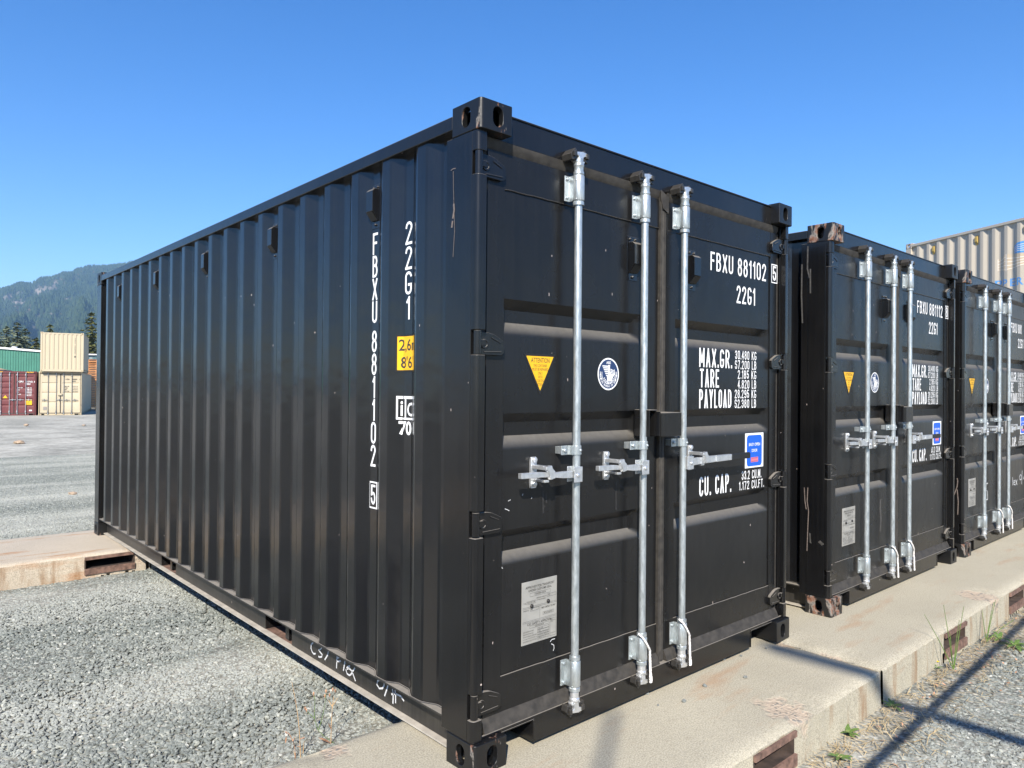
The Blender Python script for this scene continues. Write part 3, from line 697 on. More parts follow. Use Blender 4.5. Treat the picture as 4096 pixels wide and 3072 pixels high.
def make_black():
    root = empty('shipping_container', (0, 0, 0)); L, H = 6.058, 2.591
    C = frame(root, L, H, 'black', 'black_frame', 'casting'); end_wall(root, L, H, 'black', 'black_frame')
    door_end(root, L, H, 'door', 'black_frame')
    for k in (1, 5, 9, 13, 17):
        mb = MB(); c = .5452+.2785*k; vent_mesh(mb, c, 2.222); va = mb.build('air_vent', 'black', root, bevel=.0012)
        mb = MB()
        mb.add([(INN-.0412, c-.026, 2.2935), (INN-.0412, c+.026, 2.2935), (INN-.0135, c+.026, 2.2580), (INN-.0135, c-.026, 2.2580)], [(0, 1, 2, 3)]); decal(mb, 'vent_grille', 'grip', va, (-1, 0, -.7))
    for xc in (.991, 1.478):
        mb = MB(); vent_front(mb, xc, 1.998); va = mb.build('air_vent', 'black', root, bevel=.0012)
        mb = MB().add([(xc-.028, YP-.0432, 2.0695), (xc+.028, YP-.0432, 2.0695), (xc+.028, YP-.0135, 2.034), (xc-.028, YP-.0135, 2.034)], [(0, 1, 2, 3)]); decal(mb, 'vent_grille', 'grip', va, (0, -1, -.7))
    # lock box over the door joint
    mb = MB().prism([(1.078, -.050), (1.092, -.060), (1.225, -.060), (1.238, -.050), (1.238, .055), (1.078, .055)], 'z', 1.256, 1.370)
    mb.box(1.012, 1.018, -.030, .06, 1.256, 1.384).box(1.018, 1.0775, .03, .06, 1.256, 1.384).box(1.018, 1.074, -.030, .03, 1.378, 1.384).box(1.068, 1.074, -.05, .03, 1.258, 1.378)
    mb.build('lock_box', 'black_frame', root, bevel=.005)
    stickers(root)
    return root, C

c1, C1 = make_black()
cmap = lambda root: {(round(o.location.x, 2) > 0, round(o.location.y, 2) > 0, round(o.location.z, 2) > 0): o for o in KIDS(root) if o.name.startswith('corner_casting')}
c2 = copy_tree(c1); c2.location = (2.985, .0, 0)
c3 = copy_tree(c1); c3.location = (5.640, .0, 0)
GRP = 'row of black shipping containers'
tag(c1, 'nearest black shipping container, showing its long ribbed side and its galvanised lock bars', 'shipping container', GRP)
tag(c2, 'second black shipping container in the row, with bare rusted corner castings at its left', 'shipping container', GRP)
tag(c3, 'third black shipping container, cut by the right frame edge, white scrawl on its doors', 'shipping container', GRP)
def castmat(root, **kw):
    for k, o in cmap(root).items():
        o.material_slots[0].material = M[kw.get('r' if k[0] else 'l', 'casting') if True else 0]
castmat(c1, l='casting', r='casting_clean'); castmat(c2, l='casting_rust', r='casting_clean'); castmat(c3, l='casting_brown', r='casting')
number(c1, 'FBXU', '881102', '5'); number(c2, 'FBXU', '881112', '8'); number(c3, 'FBXU', '881', None)

# side lettering on the nearest container
L1 = 6.058; mb = MB()
def col(body, yc, w_, ztop, pitch, h=.102):
    z = ztop
    for ch in body:
        if ch == ' ': z -= pitch*.29; continue
        ww = w_*(.55 if ch == '1' else 1); stencil(mb, ch, yc+ww/2, yc-ww/2, z-h, z, 0, .0115, True); z -= pitch
    return z
col('FBXU 881102', .830, .044, 2.203, .107); col('22G1', .549, .052, 2.211, .1105)
stencil(mb, '5', .846, .806, .926, 1.022, 0, .0105, True)
for a, b, c, d in ((.861, .791, .911, .918), (.861, .791, 1.030, 1.037), (.861, .854, .918, 1.030), (.798, .791, .918, 1.030)):
    mb.add([(0, a, c), (0, b, c), (0, b, d), (0, a, d)], [(0, 1, 2, 3)])
drape(mb, 'side_number', 'white', c1, L1)
q4 = lambda a, b, c, d, e=0: MB().add([(e, a, c), (e, b, c), (e, b, d), (e, a, d)], [(0, 1, 2, 3)])
hs = drape(q4(.617, .455, 1.547, 1.712), 'height_sticker', 'sticker_black', c1, L1)
drape(q4(.609, .463, 1.555, 1.704), 'yellow_face', 'yellow', hs, L1, .0017)
mb = MB(); put_side(mb, '2,6m', .602, .472, 1.632, 1.692, 0, .012); put_side(mb, "8'6\"", .592, .490, 1.563, 1.616, 0, .012); drape(mb, 'height_text', 'ink', hs, L1, .0022)
mb = MB()
put_side(mb, 'i', .592, .582, 1.352, 1.418, 0, .02); put_side(mb, 'C', .548, .500, 1.352, 1.412, 0, .02); put_side(mb, '70', .600, .515, 1.268, 1.330, 0, .03)
for a, b, c, d in ((.612, .468, 1.336, 1.345), (.612, .468, 1.428, 1.440), (.612, .604, 1.345, 1.428), (.568, .557, 1.345, 1.428), (.476, .468, 1.345, 1.428)):
    mb.add([(0, a, c), (0, b, c), (0, b, d), (0, a, d)], [(0, 1, 2, 3)])
drape(mb, 'transport_code', 'white', c1, L1)

# pixel -> plane helper used only to turn measured photo marks into coordinates on the surface
def at(px, py, ax, val):
    d = r2*((px-2048)/F_PX)-u2*((py-1536)/F_PX)+fwd; i = 'xyz'.index(ax); t = (val-CAM[i])/d[i]; return CAM+d*t
def strokes(name, root, segs, ox, oy, sc, ax, val, wd, mat='chalk'):
    mb = MB(); n = (-1, 0, 0) if ax == 'x' else (0, -1, 0)
    for s in segs: ribbon(mb, [at(ox+sc*a, oy+sc*b, ax, val)-root.location for a, b in s], wd, n)
    decal(mb, name, mat, root, n)
strokes('marker_writing', c1, [[(600, 638), (580, 660), (578, 695), (590, 730), (605, 748), (622, 745)], [(672, 672), (680, 690), (668, 705), (650, 712), (668, 735), (685, 755), (680, 775), (662, 778), (648, 772)],
    [(745, 715), (735, 760), (708, 805)], [(825, 765), (820, 885)], [(822, 790), (845, 780)], [(820, 820), (862, 815)], [(902, 808), (885, 908)],
    [(912, 895), (945, 880), (948, 862), (925, 870), (910, 900), (920, 935), (940, 950), (955, 945)], [(930, 875), (965, 910), (980, 950), (1000, 1005)], [(995, 880), (975, 910), (955, 945)],
    [(1240, 990), (1210, 1005), (1203, 1040), (1225, 1075), (1255, 1075), (1272, 1045), (1270, 1015)], [(1310, 1040), (1295, 1090), (1275, 1148)],
    [(1350, 1080), (1358, 1130), (1355, 1220)], [(1375, 1090), (1380, 1140), (1380, 1215)], [(1340, 1130), (1380, 1125), (1430, 1150), (1460, 1195)]], 1000, 2300, 900/2133, 'x', .0788, .0085)
strokes('marker_writing', c3, [[(2008, 262), (2010, 410)], [(2025, 360), (2045, 350), (2045, 320), (2030, 325), (2025, 380), (2050, 400)], [(2060, 310), (2090, 400)], [(2090, 305), (2062, 405)],
    [(2150, 210), (2130, 260), (2140, 310), (2160, 300), (2165, 240), (2155, 215)], [(2180, 140), (2170, 390)], [(2200, 300), (2225, 220)]], 3600, 1850, 496/2212, 'y', YP-.0015, .010)
strokes('marker_writing', c3, [[(1524, 285), (1527, 390), (1565, 368)], [(1505, 505), (1545, 500), (1518, 600)], [(1560, 500), (1565, 660)], [(1535, 668), (1562, 655)]], 3600, 1850, 496/2212, 'y', YP-.0015, .010)
# scrapes
s1 = 1000/2212
strokes('paint_scrape', c1, [[(228, 735), (250, 718), (272, 715)], [(250, 740), (252, 900), (255, 1000)], [(254, 1005), (262, 1260), (248, 1500)]], 1700, 350, s1, 'x', .0032, .003, 'scratch')
strokes('paint_scrape', c1, [[(254, 1030), (258, 1080), (246, 1160)], [(244, 1180), (236, 1240)]], 1700, 350, s1, 'x', .0028, .010, 'scratch')
s2 = 600/1659
strokes('paint_scrape', c2, [[(640, 0), (632, 150), (648, 260), (640, 430), (630, 700)], [(600, 0), (608, 150), (622, 240)]], 3000, 1950, s2, 'x', 2.985+.0032, .006, 'scratch')
strokes('paint_scrape', c2, [[(662, 505), (668, 610), (680, 612)], [(770, 590), (790, 610), (815, 630)], [(755, 600), (775, 615), (800, 640)]], 3000, 1950, s2, 'x', 2.985+.0030, .010, 'scuff')
strokes('paint_scrape', c2, [[(640, 650), (635, 900), (660, 1000)], [(575, 850), (570, 1200), (580, 1500)], [(668, 900), (668, 1170)]], 3000, 750, s2, 'x', 2.985+.0032, .010, 'scuff')
strokes('paint_scrape', c2, [[(1443, 130), (1440, 240), (1448, 330), (1440, 490)]], 3000, 1950, s2, 'y', YP-.0012, .030, 'scuff')
strokes('paint_scrape', c3, [[(1020, 280), (1030, 330), (1020, 430), (960, 590)], [(1020, 480), (1040, 700), (1030, 930)]], 3600, 1850, 496/2212, 'x', 5.64+.0032, .008, 'scratch')

M['streak'] = flat('dried_run_mark', (.020, .019, .018), .6, var=.5, scale=50)
s9 = 1000/2212
strokes('paint_scrape', c1, [[(1108, 542), (1122, 522), (1150, 514)], [(1118, 560), (1140, 572), (1142, 600), (1134, 622)]], 1700, 2322, s9, 'y', YP-.0012, .0028)
strokes('paint_scrape', c1, [[(735, 452), (758, 440)], [(940, 432), (946, 420)], [(862, 402), (868, 388)], [(706, 520), (728, 528), (746, 538)], [(675, 1030), (688, 1050)]], 1700, 1800, s9, 'y', YP-.0012, .0024)
strokes('run_mark', c1, [[(1045, 360), (1046, 560)], [(1690, 285), (1690, 530)], [(1072, 380), (1074, 470)]], 1700, 1800, s9, 'y', YP-.0010, .010, 'streak')
# ropes hanging from the lower cams
for ci, (c, ox) in enumerate(((c1, 0), (c2, 2.985), (c3, 5.640))):
    for bi, bx in enumerate((1.012, 1.332)):
        x = ox+bx; z0 = .338 if bi == 0 else .340
        pts = [(x-.036, -.004, z0), (x-.030, -.022, z0-.012), (x-.010, -.030, z0-.042), (x+.012, -.030, z0-.072), (x+.026, -.024, z0-.088), (x+.031, -.022, z0-.13), (x+.034, -.023, z0-.19), (x+.040, -.024, z0-.222), (x+.037, -.026, z0-.236), (x+.028, -.028, z0-.236), (x+.026, -.028, z0-.21), (x+.027, -.026, z0-.12)]
        P = []
        for a, b in zip(pts[:-1], pts[1:]): P += [Vector(a).lerp(Vector(b), t) for t in np.linspace(0, 1, 6, endpoint=False)]
        o = MB().tube(P, .0052, 7, rf=lambda t: 1+.16*sin(t*260)).build('rope', 'rope')
        tag(o, f"white nylon rope tied to the {('middle', 'right-hand')[bi]} lock bar of the {('nearest', 'second', 'third')[ci]} black container", 'rope', 'white ropes on the lock bars')

# ------------------------------------------------------------------ cream stacked containers at the right
def plain_container(label, loc, rz, L, H, pm, fm, cm, group=None, name='shipping_container'):
    r = empty(name, loc, rz, label=label, cat='shipping container', group=group)
    frame(r, L, H, pm, fm, cm, hinges=False); return r
for k in (0, 1):
    r = plain_container(('lower cream container carrying the cream one with the blue logo, hidden by the black row', 'cream container with a blue logo, stacked high behind the black row at right')[k],
                        (13.88, -.934, -.2+2.591*k), radians(-27), 6.058, 2.591, 'cream', 'cream', 'cream_cast', 'stacked cream containers at right')
    end_wall(r, 6.058, 2.591, 'cream', 'cream'); MB().box(.05, W-.05, .03, .08, .02, 2.57).build('door', 'cream', r)
    if k == 0: continue
    for kk in (1, 5, 9, 13, 17):
        mb = MB(); vent_mesh(mb, .5452+.2785*kk, 2.222); mb.build('air_vent', 'brass', r, bevel=.001)
    Y = lambda tt: 6.058-.364+tt; Z = lambda z: z-2.391
    mb = MB(); put = lambda s, a, b, c, d: put_side(mb, s, Y(a), Y(b), Z(c), Z(d), 0, .015)
    put('P', -1.985, -2.115, 3.635, 3.79); put('P', -2.160, -2.262, 3.635, 3.79); put('E', -2.305, -2.425, 3.635, 3.79); put('R', -2.472, -2.590, 3.635, 3.79)
    drape(mb, 'company_lettering', 'logoblue', r, 6.058)
    mb = MB()
    for a, b in ((-2.03, -2.228), (-2.24, -3.0)):
        mb.add([(0, Y(a), Z(3.985 if a > -2.1 else 3.957)), (0, Y(b), Z(3.957 if a > -2.1 else 4.10)), (0, Y(b), Z(4.30 if a > -2.1 else 4.20)), (0, Y(a), Z(4.225 if a > -2.1 else 4.295))], [(0, 1, 2, 3)])
    drape(mb, 'tan_logo', 'logotan', r, 6.058)
    mb = MB(); mb.add([(0, Y(-2.385), Z(4.285)), (0, Y(-3.0), Z(4.24)), (0, Y(-3.0), Z(4.56)), (0, Y(-2.48), Z(4.484)), (0, Y(-2.385), Z(4.445))], [(0, 1, 2, 3, 4)])
    drape(mb, 'blue_logo', 'logoblue', r, 6.058)
    mb = MB()
    for i in range(4): ribbon(mb, [(0, Y(-2.385), Z(4.31+.031*i)), (0, Y(-2.48), Z(4.322+.037*i)), (0, Y(-3.0), Z(4.30+.060*i))], .009, (-1, 0, 0))
    for i in range(4): ribbon(mb, [(0, Y(-2.03), Z(4.005+.055*i)), (0, Y(-2.228), Z(3.985+.085*i))], .008, (-1, 0, 0)); ribbon(mb, [(0, Y(-2.24), Z(3.985+.075*i)), (0, Y(-2.5), Z(4.02+.055*i)), (0, Y(-3.0), Z(4.12+.03*i))], .011, (-1, 0, 0))
    ribbon(mb, [(0, Y(-2.03), Z(3.985)), (0, Y(-2.03), Z(4.225))], .008, (-1, 0, 0)); ribbon(mb, [(0, Y(-2.234), Z(3.95)), (0, Y(-2.234), Z(4.30))], .016, (-1, 0, 0))
    drape(mb, 'logo_lines', 'logowhite', r, 6.058, .0018)

# ------------------------------------------------------------------ containers across the yard
A = radians(14.4); ex = Vector((cos(A), -sin(A), 0)); ey = Vector((sin(A), cos(A), 0)); B0 = Vector((6.87, 53.99, -.54))
RB = ((2.60, 2.56, 2.50, 2.46), (2.23, 2.19, 2.12, 2.08), (1.86, 1.82, 1.75, 1.71), (1.49, 1.45, 1.38, 1.34), (1.12, 1.08, 1.01, .97), (.75, .71, .64, .60))
RB2 = ((2.18, 2.165, 2.145, 2.125), (1.55, 1.535, 1.515, 1.495), (.92, .905, .885, .865))
def far_doors(r, pm, fm, zm, ribs, txt, H=2.896):
    door_end(r, 12.192, H, pm, fm, zm, bars=(.52, .98, 1.40, 1.86), ribs=ribs, full=False)
    for s, (x0, x1) in ((-1, (.17, .50)), (1, (1.0, 1.33)), (1, (1.42, 1.75)), (1, (1.88, 2.2))):
        MB().box(x0, x1, .0, .016, 1.02, 1.05).box(x0+.12, x0+.16, -.01, .06, .98, 1.10).build('handle', zm, r)
    mb = MB()
    for s, x0, x1, z0, z1 in txt[1]: put_text(mb, s, x0, x1, z0, z1, .052, .02)
    decal(mb, 'container_number', txt[0], r, (0, -1, 0))
fb = plain_container('lower beige container with closed doors across the yard, under the other beige one', B0, -A, 12.192, 2.896, 'beige', 'beige_frame', 'beige_frame', 'containers across the yard')
M['greyzinc'] = flat('dull_grey_bar', (.26, .26, .25), .5, .4)
far_doors(fb, 'beige', 'beige_frame', 'greyzinc', RB2, ('ink', (('LYGU', 1.50, 1.72, 2.36, 2.45), ('104209', 1.88, 2.16, 2.36, 2.45), ('2', 2.29, 2.33, 2.36, 2.45), ('45G1', 1.88, 2.08, 2.23, 2.32), ('MAX.GR.', 1.46, 1.72, 1.90, 1.97), ('TARE', 1.46, 1.62, 1.79, 1.86), ('NET', 1.46, 1.58, 1.68, 1.75), ('CU. CAP.', 1.46, 1.72, 1.57, 1.64), ('32.500 KG', 1.9, 2.2, 1.92, 1.97), ('3.940 KG', 1.9, 2.2, 1.80, 1.85), ('28.560 KG', 1.9, 2.2, 1.69, 1.74), ('76.4 CU.M.', 1.9, 2.2, 1.58, 1.63))))
MB().box(.26, .46, .050, .0575, .36, .58).build('approval_plate', 'bolt', fb)
MB().box(1.07, 1.30, -.04, .05, 1.34, 1.46).build('lock_box', 'beige', fb)
fr = plain_container('maroon container with closed doors across the yard, cut by the left frame edge', B0-ex*2.56, -A, 12.192, 2.896, 'red', 'red', 'red', 'containers across the yard')
far_doors(fr, 'red', 'red', 'zinc', RB, ('white', (('CIPU', 1.46, 1.72, 2.16, 2.27), ('517162', 1.86, 2.22, 2.16, 2.27), ('0', 2.29, 2.34, 2.16, 2.27), ('45G1', 1.86, 2.1, 2.01, 2.12), ('MAX.GR.', 1.38, 1.70, 1.79, 1.84), ('TARE', 1.38, 1.52, 1.64, 1.70), ('NET', 1.38, 1.48, 1.50, 1.55), ('CU.CAP.', 1.38, 1.60, 1.36, 1.42), ('32.500 KG', 1.86, 2.18, 1.78, 1.84), ('3.900 KG', 1.86, 2.18, 1.68, 1.74), ('8.600 LB', 1.86, 2.18, 1.58, 1.64), ('28.600 KG', 1.86, 2.18, 1.48, 1.54), ('76.4 CU.M.', 1.86, 2.18, 1.38, 1.44), ('2.700 CU.FT.', 1.86, 2.18, 1.28, 1.34))))
mb = MB().box(1.83, 2.2, .040, .0475, .70, 1.06); st = mb.build('caution_sticker', 'yellow', fr)
mb = MB(); put_text(mb, 'CAUTION', 1.87, 2.16, .97, 1.02, .0395, .02); put_text(mb, 'HEIGHT', 1.92, 2.11, .74, .78, .0395, .02); put_text(mb, "9'6\"", 1.95, 2.08, .83, .90, .0395, .02); decal(mb, 'caution_text', 'ink', st, (0, -1, 0))
mb = MB().add([(.62, .052, 1.14), (.88, .052, 1.14), (.75, .052, 1.33)], [(0, 1, 2)]); decal(mb, 'warning_triangle', 'yellow', fr, (0, -1, 0))
mb = MB().box(2.05, 2.2, .046, .052, .30, .38); mb.build('white_label', 'white', fr)
for r in (fb, fr):
    mb = MB()
    for xa in (.2, W-.56):
        for i in range(5): mb.add([(xa+.08*i, .0535, 2.80), (xa+.08*i+.045, .0535, 2.80), (xa+.08*i+.075, .0535, 2.86), (xa+.08*i+.03, .0535, 2.86)], [(0, 1, 2, 3)])
    decal(mb, 'hazard_stripes', 'yellow' if r == fr else 'bolt', r, (0, -1, 0))
fu = plain_container('upper beige container showing its ribbed blind end, stacked across the yard', B0+ex*2.53+ey*5.80+Vector((0, 0, 2.896)), -A+pi, 6.058, 2.591, 'beige', 'beige', 'beige_frame', 'containers across the yard')
end_wall(fu, 6.058, 2.591, 'beige', 'beige'); MB().box(.05, W-.05, .03, .08, .02, 2.57).build('door', 'beige', fu)
mb = MB()
for i, ch in enumerate('WSCU 206982'):
    v, f = text_mesh(ch, .02) if ch != ' ' else ((), ())
    mb.add([(.52-p*.055, 6.058-.0065, 2.16-i*.096+q*.085) for p, q in v], f)
mb.add([(.53, 6.058-.0065, .95), (.45, 6.058-.0065, .95), (.45, 6.058-.0065, 1.06), (.53, 6.058-.0065, 1.06)], [(0, 1, 2, 3)])
decal(mb, 'end_number', 'ink', fu, (0, 1, 0))

# ------------------------------------------------------------------ concrete slabs
def slab(label, x0, x1, y0, y1, mat, pockets, seed, chip=None):
    r = random.Random(seed); root = empty('concrete_slab', ((x0+x1)/2, (y0+y1)/2, -.2), label=label, cat='concrete slab', group='concrete slabs under the containers')
    ox, oy, oz = root.location
    bm = bmesh.new(); nx = max(4, int((x1-x0)/.05)); ny = int((y1-y0)/.05); g = {}; dx_ = (x1-x0)/nx
    pockets = [tuple(x0+round((q-x0)/dx_)*dx_ for q in p) for p in pockets]
    for i in range(nx+1):
        for j in range(ny+1):
            x = x0+(x1-x0)*i/nx; y = y0+(y1-y0)*j/ny; z = 0.0
            e = min(x-x0, x1-x, y-y0, y1-y)
            dx = dy = 0
            if e < 1e-6: z = -.009-.005*r.random(); dx = (.010*r.random())*(1 if x-x0 < 1e-6 else -1 if x1-x < 1e-6 else 0); dy = (.008+.006*r.random())*(1 if y-y0 < 1e-6 else -1 if y1-y < 1e-6 else 0)
            elif e < .04: z = -.002*r.random()
            if chip:
                for (a, b, rr_) in chip:
                    d = math.hypot(x-a, (y-b)*1.4)/rr_
                    if d < 1: z -= .016*(1-d)*(.6+.8*r.random())
            g[i, j] = bm.verts.new((x+dx-ox, y+dy-oy, z-oz))
    for i in range(nx):
        for j in range(ny): bm.faces.new((g[i, j], g[i+1, j], g[i+1, j+1], g[i, j+1]))
    def wall(path, nrm):
        low = []
        for (i, j) in path:
            v = g[i, j]; w1 = bm.verts.new((v.co.x+nrm[0]*.008, v.co.y+nrm[1]*.008, -.02-oz)); w2 = bm.verts.new((v.co.x+nrm[0]*(.010+.006*r.random()), v.co.y+nrm[1]*(.010+.006*r.random()), -.26-oz)); low.append((w1, w2))
        for k in range(len(path)-1):
            a, b = g[path[k]], g[path[k+1]]
            bm.faces.new((a, low[k][0], low[k+1][0], b))
            xm = (a.co.x+b.co.x)/2+ox; ins = any(p0 < xm < p1 for p0, p1 in pockets) and nrm[0] == 0
            if ins:                                              # opening left for the fork pocket
                zt, zb = -.048-oz, -.128-oz
                t1, t2 = [bm.verts.new((q.co.x, q.co.y, zt)) for q in (low[k][0], low[k+1][0])]; d1, d2 = [bm.verts.new((q.co.x, q.co.y, zb)) for q in (low[k][1], low[k+1][1])]
                bm.faces.new((low[k][0], t1, t2, low[k+1][0])); bm.faces.new((d1, low[k][1], low[k+1][1], d2))
            else: bm.faces.new((low[k][0], low[k][1], low[k+1][1], low[k+1][0]))
    wall([(i, 0) for i in range(nx+1)], (0, -1)); wall([(i, ny) for i in range(nx+1)], (0, 1)); wall([(0, j) for j in range(ny+1)], (-1, 0)); wall([(nx, j) for j in range(ny+1)], (1, 0))
    me = bpy.data.meshes.new('slab_body'); bmesh.ops.recalc_face_normals(bm, faces=bm.faces); bm.to_mesh(me); bm.free()
    for p in me.polygons: p.use_smooth = True
    me.set_sharp_from_angle(angle=radians(35))
    link('slab_body', me, mat, root)
    for p0, p1 in pockets:
        mb = MB(); a, b = p0-ox+.004, p1-ox-.004; ya, yb = y0-oy-.001, y1-oy+.001
        mb.box(a, b, ya, yb, -.048-oz, -.042-oz).box(a, b, ya, yb, -.134-oz, -.128-oz).box(a, a+.006, ya, yb, -.1278-oz, -.0482-oz).box(b-.006, b, ya, yb, -.1278-oz, -.0482-oz)
        mb.build('fork_pocket', 'pocket_shade', root); mb = MB()
        mb.box(a-.004, b+.004, ya-.012, ya-.0005, -.050-oz, -.024-oz); mb.build('pocket_lip', 'pocket', root); MB().box(a-.004, b+.004, ya-.014, ya-.0005, -.178-oz, -.126-oz).build('pocket_plate', 'pocket', root)
    return root
slab('grey concrete slab nearest the camera, carrying the nearest black container', -3.7, 2.312, -.575, .615, 'concrete', ((-2.3, -1.92), (1.0, 1.36)), 1, ((1.55, -.50, .20), (2.28, .0, .14), (-.35, .58, .16)))
slab('grey concrete slab running out of frame at right, under the second and third black containers', 2.342, 8.35, -.565, .64, 'concrete', ((3.31, 3.70), (4.72, 5.10)), 2, ((2.36, -.05, .22), (2.36, -.35, .16), (4.45, -.5, .2)))
slab('orange-stained concrete slab under the rear end of the nearest black container', -5.8, .22, 5.05, 6.28, 'concrete_rear', ((-4.2, -3.8), (-.30, .10)), 3, ((.2, 5.1, .2),))
slab('far concrete slab behind the row, holding up the rear of the second and third containers', .26, 8.3, 5.05, 6.28, 'concrete_rear', (), 4)
M['pebble'] = flat('dark_pebble', (.17, .18, .17), .9, var=.3, scale=60)

# ------------------------------------------------------------------ ground
def gz(x, y):
    d = max(0, y-3); base = -.2-.0063*min(d, 75)
    return base-.0008*max(0, min(d-75, 1500))
t = NT('gravel_ground'); wc = t.coord('World')
v1 = t.n('ShaderNodeTexVoronoi'); v1.inputs['Scale'].default_value = 46; t.l(wc, v1.inputs['Vector'])
hs_ = t.n('ShaderNodeSeparateXYZ'); t.l(v1.outputs['Color'], hs_.inputs[0])
stone = t.ramp(hs_.outputs[0], (.0, (.13, .145, .13)), (.35, (.23, .245, .215)), (.7, (.33, .34, .30)), (.93, (.48, .47, .42)), (1, (.57, .55, .45)))
edge = t.ramp(v1.outputs['Distance'], (.25, 1), (.75, .35)); stone = t.mix(1, stone, edge, 'MULTIPLY')
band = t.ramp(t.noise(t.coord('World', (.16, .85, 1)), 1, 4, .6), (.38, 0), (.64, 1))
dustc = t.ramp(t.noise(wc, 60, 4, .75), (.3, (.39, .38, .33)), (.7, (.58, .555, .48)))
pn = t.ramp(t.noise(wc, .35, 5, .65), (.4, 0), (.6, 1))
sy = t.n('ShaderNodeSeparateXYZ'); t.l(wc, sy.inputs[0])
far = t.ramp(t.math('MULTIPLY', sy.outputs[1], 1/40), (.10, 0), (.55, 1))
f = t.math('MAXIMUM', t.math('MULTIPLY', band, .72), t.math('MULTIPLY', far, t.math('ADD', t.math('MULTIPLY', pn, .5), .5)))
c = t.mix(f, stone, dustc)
cl_ = t.ramp(t.noise(t.coord('World', (2.2, 5.5, 1)), 1, 6, .72), (.34, .62), (.52, 1.0), (.70, 1.22)); c = t.mix(1, c, cl_, 'MULTIPLY')
c = t.mix(1, c, t.ramp(t.noise(t.coord('World', (9, 16, 1)), 1, 4, .7), (.3, .7), (.65, 1.15)), 'MULTIPLY')
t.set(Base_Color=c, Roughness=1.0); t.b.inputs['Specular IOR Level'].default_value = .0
t.bump(t.math('ADD', t.math('MULTIPLY', v1.outputs['Distance'], -.2), t.noise(wc, 5, 5, .7)), .35, .05); M['ground'] = t.m
ys = sorted(set([-3000, -1200, -400, -120, -50, -25, -15] + [-10+.5*i for i in range(60)]+[20+4*i for i in range(20)]+[110, 150, 200, 300, 400, 600, 900, 1500, 3000, 6000])); xs = sorted(set([-4000, -1500, -500, -150, -60, -30]+[-16+1*i for i in range(42)]+[30, 45, 60, 100, 200, 500, 1500, 4000]))
rg = random.Random(4)
mb = MB(); mb.add([(x, y, gz(x, y)+(rg.uniform(-.012, .006) if abs(x) < 16 and -6 < y < 40 else 0)) for y in ys for x in xs], [(j*len(xs)+i, j*len(xs)+i+1, (j+1)*len(xs)+i+1, (j+1)*len(xs)+i) for j in range(len(ys)-1) for i in range(len(xs)-1)])
tag(mb.build('ground', 'ground', sharp=60), kind='structure')

